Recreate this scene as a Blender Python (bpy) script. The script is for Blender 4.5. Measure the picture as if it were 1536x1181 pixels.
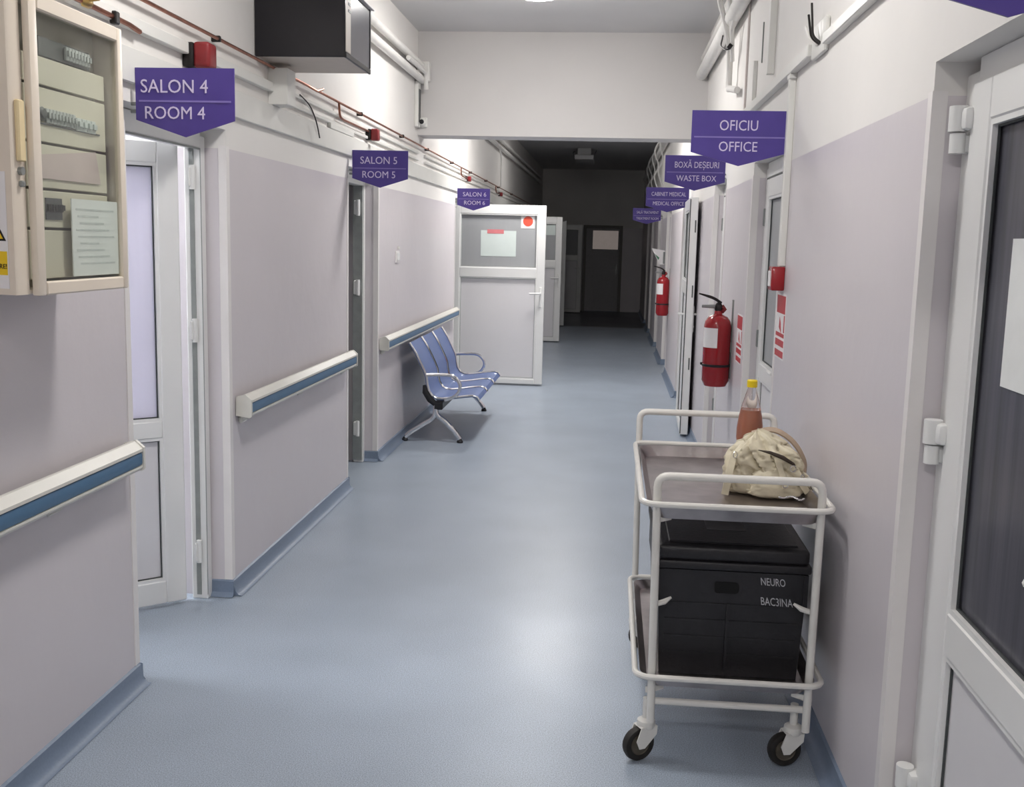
import bpy, bmesh, math, random
from mathutils import Vector, Matrix, noise
random.seed(7)
C = bpy.context.scene.collection
PI = math.pi
for o in list(bpy.data.objects): bpy.data.objects.remove(o)

# ---------------- camera ----------------
F, PIT, YAW, ROL, H = 1578.84, .1443, -.0892, .0240, 1.6
cy, sy = math.cos(YAW), math.sin(YAW)
fw = Vector((sy*math.cos(PIT), cy*math.cos(PIT), -math.sin(PIT)))
rt = Vector((cy, -sy, 0)); up = rt.cross(fw)
r_ = math.cos(ROL)*rt + math.sin(ROL)*up
u_ = r_.cross(fw)
cd = bpy.data.cameras.new('camera'); cam = bpy.data.objects.new('camera', cd); C.objects.link(cam)
M = Matrix((r_, u_, -fw)).transposed().to_4x4(); M.translation = Vector((0, 0, H))
cam.matrix_world = M
cd.sensor_width = 36; cd.lens = F/1536*36; cd.clip_start = .05; cd.clip_end = 100
bpy.context.scene.camera = cam

# ---------------- world, exposure ----------------
w = bpy.data.worlds.new('world'); bpy.context.scene.world = w; w.use_nodes = True
w.node_tree.nodes['Background'].inputs[0].default_value = (.5, .55, .65, 1)
w.node_tree.nodes['Background'].inputs[1].default_value = .02
vs = bpy.context.scene.view_settings
vs.view_transform = 'Standard'; vs.look = 'None'; vs.gamma = 1; vs.use_curve_mapping = False
vs.exposure = 1.6
LAMP_E = 30.0           # emission of a lit ceiling lamp
LAMPS = [(-5.2, 1.0), (-1.0, 1.0), (3.2, .7), (7.15, .9), (11.0, 1.6), (15.6, .30), (20.0, 0)]

# ---------------- materials ----------------
def lin(c):
    return tuple(((v/12.92) if v <= .04045 else ((v+.055)/1.055)**2.4) for v in c)
def rgb(r, g, b): return lin((r/255, g/255, b/255))
MATS = {}
def mat(name, col, rough=.5, metal=0, var=0, scale=20, bump=0, bscale=60, spec=.5, trans=0, emit=None, es=1, coat=0, alpha=1, ior=1.45):
    if name in MATS: return MATS[name]
    m = bpy.data.materials.new(name); m.use_nodes = True; MATS[name] = m
    nt = m.node_tree; b = nt.nodes['Principled BSDF']
    b.inputs['Base Color'].default_value = (*col, 1); b.inputs['Roughness'].default_value = rough
    b.inputs['Metallic'].default_value = metal; b.inputs['Specular IOR Level'].default_value = spec
    b.inputs['Transmission Weight'].default_value = trans; b.inputs['IOR'].default_value = ior
    b.inputs['Coat Weight'].default_value = coat; b.inputs['Alpha'].default_value = alpha
    if emit: b.inputs['Emission Color'].default_value = (*emit, 1); b.inputs['Emission Strength'].default_value = es
    tc = nt.nodes.new('ShaderNodeTexCoord')
    if var:
        n = nt.nodes.new('ShaderNodeTexNoise'); n.inputs['Scale'].default_value = scale; n.inputs['Detail'].default_value = 4
        nt.links.new(tc.outputs['Object'], n.inputs['Vector'])
        r = nt.nodes.new('ShaderNodeMapRange'); r.inputs[1].default_value = .3; r.inputs[2].default_value = .7
        r.inputs[3].default_value = 1-var; r.inputs[4].default_value = 1+var
        nt.links.new(n.outputs['Fac'], r.inputs[0])
        mx = nt.nodes.new('ShaderNodeMix'); mx.data_type = 'RGBA'; mx.blend_type = 'MULTIPLY'; mx.inputs[0].default_value = 1
        mx.inputs[6].default_value = (*col, 1); nt.links.new(r.outputs[0], mx.inputs[7])
        nt.links.new(mx.outputs[2], b.inputs['Base Color'])
    if bump:
        n2 = nt.nodes.new('ShaderNodeTexNoise'); n2.inputs['Scale'].default_value = bscale; n2.inputs['Detail'].default_value = 3
        nt.links.new(tc.outputs['Object'], n2.inputs['Vector'])
        bp = nt.nodes.new('ShaderNodeBump'); bp.inputs['Strength'].default_value = bump; bp.inputs['Distance'].default_value = .01
        nt.links.new(n2.outputs['Fac'], bp.inputs['Height']); nt.links.new(bp.outputs[0], b.inputs['Normal'])
    return m

def wall_mat():
    m = bpy.data.materials.new('two_tone_wall_paint'); m.use_nodes = True; nt = m.node_tree; b = nt.nodes['Principled BSDF']
    g = nt.nodes.new('ShaderNodeNewGeometry'); s = nt.nodes.new('ShaderNodeSeparateXYZ'); nt.links.new(g.outputs['Position'], s.inputs[0])
    c = nt.nodes.new('ShaderNodeMath'); c.operation = 'GREATER_THAN'; c.inputs[1].default_value = 1.955; nt.links.new(s.outputs[2], c.inputs[0])
    mx = nt.nodes.new('ShaderNodeMix'); mx.data_type = 'RGBA'
    mx.inputs[6].default_value = (*rgb(212, 206, 209), 1); mx.inputs[7].default_value = (*rgb(232, 229, 225), 1)
    nt.links.new(c.outputs[0], mx.inputs[0])
    n = nt.nodes.new('ShaderNodeTexNoise'); n.inputs['Scale'].default_value = 1.3; n.inputs['Detail'].default_value = 5
    nt.links.new(g.outputs['Position'], n.inputs['Vector'])
    r = nt.nodes.new('ShaderNodeMapRange'); r.inputs[1].default_value = .3; r.inputs[2].default_value = .7; r.inputs[3].default_value = .965; r.inputs[4].default_value = 1.02
    nt.links.new(n.outputs['Fac'], r.inputs[0])
    m2 = nt.nodes.new('ShaderNodeMix'); m2.data_type = 'RGBA'; m2.blend_type = 'MULTIPLY'; m2.inputs[0].default_value = 1
    nt.links.new(mx.outputs[2], m2.inputs[6]); nt.links.new(r.outputs[0], m2.inputs[7]); nt.links.new(m2.outputs[2], b.inputs['Base Color'])
    rr = nt.nodes.new('ShaderNodeMapRange'); rr.inputs[3].default_value = .38; rr.inputs[4].default_value = .7
    nt.links.new(c.outputs[0], rr.inputs[0]); nt.links.new(rr.outputs[0], b.inputs['Roughness'])
    n2 = nt.nodes.new('ShaderNodeTexNoise'); n2.inputs['Scale'].default_value = 9; n2.inputs['Detail'].default_value = 3
    nt.links.new(g.outputs['Position'], n2.inputs['Vector'])
    bp = nt.nodes.new('ShaderNodeBump'); bp.inputs['Strength'].default_value = .12; bp.inputs['Distance'].default_value = .02
    nt.links.new(n2.outputs['Fac'], bp.inputs['Height']); nt.links.new(bp.outputs[0], b.inputs['Normal'])
    MATS['wall'] = m; return m

def floor_mat(name, base, k=1.0):
    m = bpy.data.materials.new(name); m.use_nodes = True; nt = m.node_tree; b = nt.nodes['Principled BSDF']
    g = nt.nodes.new('ShaderNodeNewGeometry')
    def nz(sc, d):
        n = nt.nodes.new('ShaderNodeTexNoise'); n.inputs['Scale'].default_value = sc; n.inputs['Detail'].default_value = d
        nt.links.new(g.outputs['Position'], n.inputs['Vector']); return n
    n = nz(260, 2); cr = nt.nodes.new('ShaderNodeValToRGB')
    e = cr.color_ramp.elements; e[0].position = .36; e[0].color = (*[v*.72 for v in base], 1); e[1].position = .66; e[1].color = (*[min(1, v*1.28) for v in base], 1)
    nt.links.new(n.outputs['Fac'], cr.inputs[0])
    n3 = nz(2.2, 4); r = nt.nodes.new('ShaderNodeMapRange'); r.inputs[1].default_value = .3; r.inputs[2].default_value = .7; r.inputs[3].default_value = .93; r.inputs[4].default_value = 1.05
    nt.links.new(n3.outputs['Fac'], r.inputs[0])
    m2 = nt.nodes.new('ShaderNodeMix'); m2.data_type = 'RGBA'; m2.blend_type = 'MULTIPLY'; m2.inputs[0].default_value = 1
    nt.links.new(cr.outputs[0], m2.inputs[6]); nt.links.new(r.outputs[0], m2.inputs[7]); nt.links.new(m2.outputs[2], b.inputs['Base Color'])
    n4 = nz(.8, 0); r4 = nt.nodes.new('ShaderNodeMapRange'); r4.inputs[1].default_value = .3; r4.inputs[2].default_value = .7; r4.inputs[3].default_value = .33; r4.inputs[4].default_value = .38
    nt.links.new(n4.outputs['Fac'], r4.inputs[0]); nt.links.new(r4.outputs[0], b.inputs['Roughness'])
    b.inputs['Specular IOR Level'].default_value = .5
    return m

WALL = wall_mat()
FLOOR = floor_mat('speckled_blue_vinyl', rgb(156, 167, 180))
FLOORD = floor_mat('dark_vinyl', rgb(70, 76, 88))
BASEB = mat('blue_skirting_vinyl', rgb(120, 134, 154), .4, var=.06, scale=120)
CEIL = mat('ceiling_paint', rgb(212, 211, 211), .8, var=.02, scale=2, bump=.1, bscale=8)
BEAM = mat('beam_paint', rgb(208, 205, 203), .7, var=.02, scale=2, bump=.1, bscale=8)
PVC = mat('white_upvc', rgb(232, 232, 230), .28, var=.015, scale=5)
PVCP = mat('white_upvc_panel', rgb(222, 220, 222), .35, var=.015, scale=3)
GUARD = mat('corner_guard_plastic', rgb(232, 228, 226), .35, var=.02, scale=8)
SEAL = mat('grey_rubber_seal', rgb(70, 74, 74), .6, var=.1)
SEALL = mat('light_grey_seal_and_shade', rgb(146, 150, 148), .5, var=.08)
DUCT = mat('white_cable_duct', rgb(226, 225, 220), .4, var=.02, scale=6)
PIPEW = mat('painted_pipe', rgb(228, 226, 222), .4, var=.04, scale=10)
COPPER = mat('aged_copper', rgb(166, 112, 92), .35, 1, var=.2, scale=25)
BRASS = mat('brass', rgb(190, 160, 100), .3, 1, var=.1)
DARKM = mat('dark_metal', rgb(45, 42, 42), .4, .6, var=.1)
RED = mat('red_enamel', rgb(152, 24, 32), .25, var=.05, scale=9, coat=.3)
REDD = mat('dark_red_plastic', rgb(128, 34, 38), .35, var=.1, scale=20)
REDS = mat('sign_red', rgb(190, 60, 66), .5, var=.08, scale=40)
WHITEP = mat('sign_white', rgb(235, 232, 232), .5, var=.02, scale=20)
SIGN = mat('violet_sign_plastic', rgb(78, 62, 142), .3, var=.05, scale=12)
SIGNL = mat('sign_divider', rgb(132, 118, 186), .4, var=.04)
LETTER = mat('sign_lettering', rgb(214, 204, 232), .4, var=.04)
CREAM = mat('cream_cabinet_enamel', rgb(228, 216, 200), .35, var=.02, scale=6)
CREAMD = mat('cabinet_interior', rgb(212, 206, 188), .5, var=.03, scale=8)
PLASTG = mat('grey_breaker_plastic', rgb(176, 180, 178), .4, var=.08, scale=40)
DARKG = mat('dark_grey_plastic', rgb(84, 86, 86), .5, var=.1, scale=40)
YELLOWP = mat('yellow_label', rgb(238, 200, 40), .5, var=.03)
INK = mat('black_ink', rgb(34, 30, 30), .6, var=.1)
PAPER = mat('white_paper', rgb(232, 234, 232), .8, var=.03, scale=15)
PAPERG = mat('pale_green_paper', rgb(214, 224, 220), .8, var=.02, scale=8)
PAPERP = mat('faded_pink_paper', rgb(205, 188, 184), .8, var=.05, scale=10)
PRINT = mat('faint_grey_print', rgb(206, 210, 208), .8, var=.1, scale=60)
BLACKP = mat('black_crate_plastic', rgb(38, 37, 40), .42, var=.15, scale=14, bump=.15, bscale=90)
BLACKG = mat('gloss_black_panel', rgb(20, 18, 24), .22, var=.1, scale=4)
SMOKE = mat('grey_screen_glass', rgb(112, 112, 120), .18, var=.05, scale=4)
BEIGE = mat('beige_plastic', rgb(196, 186, 176), .5, var=.03)
CHROME = mat('chrome', (.72, .72, .74), .12, 1, var=.05, scale=10)
SEATB = mat('blue_enamel_seat', rgb(94, 116, 168), .3, var=.08, scale=7, bump=.3, bscale=260)
BLKM = mat('black_steel', rgb(28, 28, 32), .4, var=.1)
ENAMEL = mat('white_enamel_tube', rgb(228, 226, 220), .28, var=.04, scale=18, coat=.2)
STEEL = mat('scratched_stainless_glints', (.42, .385, .385), .3, 1, var=.22, scale=9, bump=.12, bscale=25)  # uneven tone also puts streaky reflections into the steel colour
TYRE = mat('black_rubber', rgb(36, 33, 30), .6, var=.2, scale=40)
HUB = mat('dusty_hub_plastic', rgb(82, 76, 66), .6, var=.2, scale=30)
RAILC = mat('cream_rail_cap', rgb(214, 212, 204), .35, var=.03, scale=9)
RAILB = mat('blue_rail_strip', rgb(74, 110, 142), .4, var=.05, scale=9)
LEATHER = mat('cream_leather', rgb(214, 205, 180), .45, var=.10, scale=14, bump=.3, bscale=32)
LEATHD = mat('pocket_shade', rgb(60, 50, 42), .8, var=.2)
STRAPM = mat('worn_tan_edge', rgb(178, 158, 138), .5, var=.1)
BOTTLE = mat('clear_bottle_plastic', rgb(236, 226, 222), .05, trans=.96, ior=1.3, var=.01)
JUICE = mat('orange_brown_drink', rgb(220, 138, 98), .15, trans=.35, var=.06, scale=12)
CAPY = mat('yellow_cap', rgb(236, 206, 30), .4, var=.05)
GLASSC = bpy.data.materials.new('clear_cabinet_glazing'); GLASSC.use_nodes = True
_n = GLASSC.node_tree; _o = _n.nodes['Material Output']; _t = _n.nodes.new('ShaderNodeBsdfTransparent'); _t.inputs[0].default_value = (.945, .96, .94, 1)
_g = _n.nodes.new('ShaderNodeBsdfGlossy'); _g.inputs['Roughness'].default_value = .06; _l = _n.nodes.new('ShaderNodeValue'); _l.outputs[0].default_value = .07
_m = _n.nodes.new('ShaderNodeMixShader'); _n.links.new(_l.outputs[0], _m.inputs[0]); _n.links.new(_t.outputs[0], _m.inputs[1]); _n.links.new(_g.outputs[0], _m.inputs[2]); _n.links.new(_m.outputs[0], _o.inputs[0])
GREEN = mat('exit_green', rgb(70, 130, 96), .5, var=.05)
ORANGE = mat('orange_red_sticker', rgb(222, 92, 72), .45, var=.04)
PINKT = mat('pink_tape', rgb(218, 130, 134), .5, var=.04)
SILVER = mat('silver_hinge', rgb(150, 154, 152), .35, .7, var=.05)
LAMPON = {}
def frost(name, col, rough=.45, trans=.35, ripple=0, tl=0):
    m = mat(name, col, rough, trans=trans, ior=1.2)
    nt = m.node_tree; b = nt.nodes['Principled BSDF']
    g = nt.nodes.new('ShaderNodeNewGeometry'); mp = nt.nodes.new('ShaderNodeMapping'); mp.inputs['Scale'].default_value = (30, 30, 1.5)
    nt.links.new(g.outputs['Position'], mp.inputs[0])
    n = nt.nodes.new('ShaderNodeTexNoise'); n.inputs['Scale'].default_value = 1; n.inputs['Detail'].default_value = 3
    nt.links.new(mp.outputs[0], n.inputs['Vector'])
    r = nt.nodes.new('ShaderNodeMapRange'); r.inputs[1].default_value = .3; r.inputs[2].default_value = .7; r.inputs[3].default_value = 1-ripple; r.inputs[4].default_value = 1+ripple
    nt.links.new(n.outputs['Fac'], r.inputs[0])
    mx = nt.nodes.new('ShaderNodeMix'); mx.data_type = 'RGBA'; mx.blend_type = 'MULTIPLY'; mx.inputs[0].default_value = 1
    mx.inputs[6].default_value = (*col, 1); nt.links.new(r.outputs[0], mx.inputs[7]); nt.links.new(mx.outputs[2], b.inputs['Base Color'])
    if tl:
        b.inputs['Transmission Weight'].default_value = 0
        t = nt.nodes.new('ShaderNodeBsdfTranslucent'); nt.links.new(mx.outputs[2], t.inputs[0]); ms = nt.nodes.new('ShaderNodeMixShader'); ms.inputs[0].default_value = tl
        nt.links.new(b.outputs[0], ms.inputs[1]); nt.links.new(t.outputs[0], ms.inputs[2]); nt.links.new(ms.outputs[0], nt.nodes['Material Output'].inputs[0])
    return m
FROSTL = frost('milky_lilac_glass', rgb(232, 230, 240), .5, .25, .01, tl=.5)
FROSTG = frost('grey_frosted_glass', rgb(176, 178, 180), .4, .15, .015)
FROSTD = frost('ribbed_glass_painted_streaks', rgb(98, 98, 106), .22, .2, .22)  # upright streaks of reflection are put into the colour by stretched noise

# ---------------- mesh helpers ----------------
class MB:
    def __init__(s): s.b = bmesh.new()
    def box(s, x0, x1, y0, y1, z0, z1, bev=0, seg=1):
        x0, x1 = min(x0, x1), max(x0, x1); y0, y1 = min(y0, y1), max(y0, y1); z0, z1 = min(z0, z1), max(z0, z1)
        v = [s.b.verts.new(p) for p in ((x0, y0, z0), (x1, y0, z0), (x1, y1, z0), (x0, y1, z0), (x0, y0, z1), (x1, y0, z1), (x1, y1, z1), (x0, y1, z1))]
        fs = [s.b.faces.new([v[i] for i in q]) for q in ((0, 3, 2, 1), (4, 5, 6, 7), (0, 1, 5, 4), (1, 2, 6, 5), (2, 3, 7, 6), (3, 0, 4, 7))]
        if bev:
            es = list({e for f in fs for e in f.edges})
            bmesh.ops.bevel(s.b, geom=es, offset=min(bev, .45*min(x1-x0, y1-y0, z1-z0)), segments=seg, affect='EDGES', profile=.5)
        return s
    def prism(s, pts, a0, a1, axis='y'):
        def P(p, a):
            return {'y': (p[0], a, p[1]), 'x': (a, p[0], p[1]), 'z': (p[0], p[1], a)}[axis]
        A = [s.b.verts.new(P(p, a0)) for p in pts]; B = [s.b.verts.new(P(p, a1)) for p in pts]
        s.b.faces.new(A); s.b.faces.new(B[::-1]); n = len(pts)
        for i in range(n): s.b.faces.new((A[i], B[i], B[(i+1) % n], A[(i+1) % n]))
        return s
    def quadbox(s, lo, hi):   # 4 lower corner points, 4 upper corner points
        v = [s.b.verts.new(p) for p in list(lo)+list(hi)]
        for q in ((3, 2, 1, 0), (4, 5, 6, 7), (0, 1, 5, 4), (1, 2, 6, 5), (2, 3, 7, 6), (3, 0, 4, 7)): s.b.faces.new([v[i] for i in q])
        return s
    def tube(s, pts, r, n=10, closed=False, sx=1, sy=1, caps=True):
        pts = [Vector(p) for p in pts]; rs = r if isinstance(r, (list, tuple)) else [r]*len(pts)
        m = len(pts); rings = []
        def tan(i):
            if closed: return (pts[(i+1) % m]-pts[i-1]).normalized()
            if i == 0: return (pts[1]-pts[0]).normalized()
            if i == m-1: return (pts[-1]-pts[-2]).normalized()
            return ((pts[i+1]-pts[i]).normalized()+(pts[i]-pts[i-1]).normalized()).normalized()
        t = tan(0); a = Vector((0, 0, 1)) if abs(t.z) < .9 else Vector((1, 0, 0))
        nn = (a - t*a.dot(t)).normalized()
        for i in range(m):
            t = tan(i); nn = (nn - t*nn.dot(t)).normalized(); bb = t.cross(nn)
            k = 1
            rings.append([s.b.verts.new(pts[i] + nn*math.cos(2*PI*j/n)*rs[i]*sx + bb*math.sin(2*PI*j/n)*rs[i]*sy) for j in range(n)])
        for i in range(m if closed else m-1):
            A, B = rings[i], rings[(i+1) % m]
            for j in range(n): s.b.faces.new((A[j], A[(j+1) % n], B[(j+1) % n], B[j]))
        if not closed and caps: s.b.faces.new(rings[0][::-1]); s.b.faces.new(rings[-1])
        return s
    def cyl(s, p0, p1, r, n=16, r2=None): return s.tube([p0, p1], [r, r if r2 is None else r2], n)
    def lathe(s, prof, c=(0, 0, 0), n=24, axis='z', sx=1, sy=1):
        c = Vector(c); rings = []
        def P(r, h, a):
            x, y = r*math.cos(a)*sx, r*math.sin(a)*sy
            return c + Vector({'z': (x, y, h), 'y': (x, h, y), 'x': (h, x, y)}[axis])
        for r, h in prof: rings.append([s.b.verts.new(P(max(r, .0001), h, 2*PI*j/n)) for j in range(n)])
        for A, B in zip(rings, rings[1:]):
            for j in range(n): s.b.faces.new((A[j], A[(j+1) % n], B[(j+1) % n], B[j]))
        s.b.faces.new(rings[0][::-1]); s.b.faces.new(rings[-1]); return s
    def sph(s, c, r, sc=(1, 1, 1), u=12, v=8):
        mt = Matrix.Translation(c) @ Matrix.Diagonal((r*sc[0], r*sc[1], r*sc[2], 1))
        bmesh.ops.create_uvsphere(s.b, u_segments=u, v_segments=v, radius=1, matrix=mt); return s
    def rot(s, ang, c=(0, 0, 0), axis='Z'):
        bmesh.ops.rotate(s.b, cent=c, matrix=Matrix.Rotation(ang, 3, axis), verts=s.b.verts); return s

def link_mesh(name, me, m, parent=None):
    me.materials.clear(); me.materials.append(m)
    o = bpy.data.objects.new(name, me); C.objects.link(o)
    if parent: o.parent = parent
    return o
def wloc(o):
    v = Vector((0, 0, 0))
    while o: v = v + o.location; o = o.parent
    return v
def part(name, mb, m, parent=None, local=False, smooth=35, label=None, kind=None):
    bmesh.ops.recalc_face_normals(mb.b, faces=mb.b.faces)
    me = bpy.data.meshes.new(name)
    if parent and not local: bmesh.ops.translate(mb.b, verts=mb.b.verts, vec=-wloc(parent))
    mb.b.to_mesh(me); mb.b.free()
    if smooth:
        for p in me.polygons: p.use_smooth = True
        me.set_sharp_from_angle(angle=math.radians(smooth))
    o = link_mesh(name, me, m, parent)
    if label: o['label'] = label
    if kind: o['kind'] = kind
    return o
def tag(o, label, cat, group=None):
    o['label'] = label; o['category'] = cat
    if group: o['group'] = group
    return o
def thing(name, label, cat, loc=(0, 0, 0), rz=0, group=None, kind=None):
    o = bpy.data.objects.new(name, None); C.objects.link(o); o.location = loc; o.rotation_euler = (0, 0, rz); o.empty_display_size = .1
    tag(o, label, cat, group)
    if kind: o['kind'] = kind
    return o
def struct(name, mb, m, label, cat, smooth=35):
    o = part(name, mb, m, smooth=smooth); o['kind'] = 'structure'; o['label'] = label; o['category'] = cat; return o
def text(name, s, size, origin, xdir, ydir, m, parent=None, ext=.001, align='CENTER', shear=0, local=False, xs=1):
    cu = bpy.data.curves.new(name, 'FONT'); cu.body = s; cu.size = size; cu.align_x = align; cu.align_y = 'CENTER'; cu.extrude = ext; cu.shear = shear
    cu.resolution_u = 3
    o = bpy.data.objects.new(name+'_tmp', cu); C.objects.link(o)
    dg = bpy.context.evaluated_depsgraph_get(); me = bpy.data.meshes.new_from_object(o.evaluated_get(dg)); bpy.data.objects.remove(o)
    X = Vector(xdir).normalized()*xs; Y = Vector(ydir).normalized(); Z = Vector(xdir).normalized().cross(Y)
    mt = Matrix((X, Y, Z)).transposed().to_4x4(); og = Vector(origin)
    if parent and not local: og = og - wloc(parent)
    mt.translation = og; me.transform(mt)
    return link_mesh(name, me, m, parent)
def copy_tree(o, parent=None):
    c = o.copy(); C.objects.link(c); c.parent = parent
    for ch in list(o.children): copy_tree(ch, c)
    return c
def arc(c, r, a0, a1, n, f):
    return [f(c[0]+r*math.cos(a0+(a1-a0)*i/n), c[1]+r*math.sin(a0+(a1-a0)*i/n)) for i in range(n+1)]
def rounded(pts, r, n=5):
    out = [Vector(pts[0])]
    for i in range(1, len(pts)-1):
        p, a, b = Vector(pts[i]), Vector(pts[i-1]), Vector(pts[i+1])
        d1 = (a-p).normalized(); d2 = (b-p).normalized(); rr = min(r, (a-p).length*.49, (b-p).length*.49)
        s, e = p+d1*rr, p+d2*rr
        for k in range(n+1):
            t = k/n; out.append(s*(1-t)**2 + p*2*t*(1-t) + e*t*t)
    out.append(Vector(pts[-1])); return out

# ---------------- room shell ----------------
XL, XR, ZC = -1.624, .73, 3.27
YB, YE = -7.0, 24.9
TH = .22
SOF = 2.03
LOPEN = [(3.45, 4.39), (6.48, 7.33), (11.015, 11.74), (16.05, 16.9), (19.3, 20.15), (23.15, 24.05)]
ROPEN = [(1.62, 2.585), (4.69, 5.69), (7.01, 7.78), (9.85, 11.08), (13.2, 14.16), (15.7, 16.65), (18.4, 19.28), (20.6, 21.54)]
f = MB(); f.box(-4.6, 3.4, YB-.2, 20.15, -.1, 0); fl = struct('floor', f, FLOOR, 'speckled blue-grey vinyl floor running the length of the corridor', 'floor')
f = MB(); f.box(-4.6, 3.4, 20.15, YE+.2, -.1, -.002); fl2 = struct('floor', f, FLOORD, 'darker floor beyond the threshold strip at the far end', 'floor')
t = MB(); t.prism([(20.12, 0), (20.14, .006), (20.24, .006), (20.26, 0)], XL+.02, XR-.02, 'x')
struct('trim_1', t, mat('threshold_strip', rgb(150, 156, 164), .3, .3, var=.05), 'pale threshold strip across the floor before the dark end', 'trim')
c = MB(); c.box(-4.6, 3.4, YB-.2, YE+.2, ZC, ZC+.1); struct('ceiling', c, CEIL, 'plain off-white ceiling above the corridor', 'ceiling')
def longwall(name, x0, x1, opens, label):
    m = MB(); y = YB
    for a, b in opens:
        m.box(x0, x1, y, a, 0, ZC); m.box(x0, x1, a, b, SOF, ZC); y = b
    m.box(x0, x1, y, YE, 0, ZC)
    return struct(name, m, WALL, label, 'wall', smooth=0)
longwall('wall_left', XL-TH, XL, LOPEN, 'long corridor wall with lilac lower paint, handrails and electrical cabinet')
longwall('wall_right', XR, XR+TH, ROPEN, 'long corridor wall with lilac lower paint behind the trolley')
m = MB(); m.box(-4.6, 3.4, YE, YE+.15, 2.0, ZC); m.box(-4.6, -.64, YE, YE+.15, 0, 2.0); m.box(.27, 3.4, YE, YE+.15, 0, 2.0); struct('wall_end', m, WALL, 'dim end wall of the corridor around the last door', 'wall', 0)
m = MB(); m.box(-4.6, 3.4, YB-.15, YB, 0, ZC); struct('wall_back', m, WALL, 'closing wall at the near end behind the viewer', 'wall', 0)
m = MB(); m.box(-4.7, -4.6, YB, YE, 0, ZC); struct('wall_left_outer', m, CEIL, 'outer wall of the ward rooms', 'wall', 0)
m = MB(); m.box(3.4, 3.5, YB, YE, 0, ZC); struct('wall_right_outer', m, CEIL, 'outer wall of the service rooms', 'wall', 0)
for i, y in enumerate((2.2, 5.6, 9.5, 14.6, 18.2, 22.0)):
    m = MB(); m.box(-4.6, XL-TH, y, y+.1, 0, ZC); struct('wall_partition', m, CEIL, 'partition between ward rooms, %s from the near end' % ['first', 'second', 'third', 'fourth', 'fifth', 'sixth'][i], 'wall', 0)
# beam
m = MB(); m.box(XL, XR, 8.8, 9.12, 2.445, ZC); struct('trim_2', m, BEAM, 'deep white downstand beam crossing under the ceiling', 'beam')
# skirting with coved foot
def skirt(name, xw, sgn, opens, rec, label):
    m = MB()
    P = lambda s: [(xw, .002), (xw+s*.045, .002), (xw+s*.03, .006), (xw+s*.016, .02), (xw+s*.010, .045), (xw+s*.009, .07), (xw, .075)]
    y = YB; 
    for a, b in opens+[(YE, YE)]:
        m.prism(P(sgn), y, a); y = b
    for a, b in opens:     # returns into the recesses
        for yy, d in ((a, 1), (b, -1)):
            pts = [(yy+d*.0005, .002), (yy+d*.03, .002), (yy+d*.012, .02), (yy+d*.009, .07), (yy, .075)]
            m.prism(pts, xw+sgn*.010, xw-sgn*rec, 'x')
    return struct(name, m, BASEB, label, 'skirting')
skirt('baseboard_left', XL, 1, LOPEN, .09, 'low blue vinyl skirting along the ward side wall')
skirt('baseboard_right', XR, -1, ROPEN, .06, 'low blue vinyl skirting along the trolley side wall')
# corner guards (white strips on the recess corners)
tn = 3
ordn = ['first', 'second', 'third', 'fourth', 'fifth', 'sixth', 'seventh', 'eighth']
for side, xw, sgn, opens in (('ward side', XL, 1, LOPEN), ('trolley side', XR, -1, ROPEN)):
    for i, (a, b) in enumerate(opens):
        for k, (yy, d) in enumerate(((a, -1), (b, 1))):
            m = MB(); wd = .032
            m.box(xw-sgn*.0, xw+sgn*.003, yy+d*wd, yy-d*.003, .076, 1.965); m.box(xw, xw-sgn*wd, yy, yy-d*.003, .076, 1.965)
            struct('trim_%d' % tn, m, GUARD, 'white corner guard on the %s edge of the %s doorway on the %s' % (('near', 'far')[k], ordn[i], side), 'trim', 0); tn += 1

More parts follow.
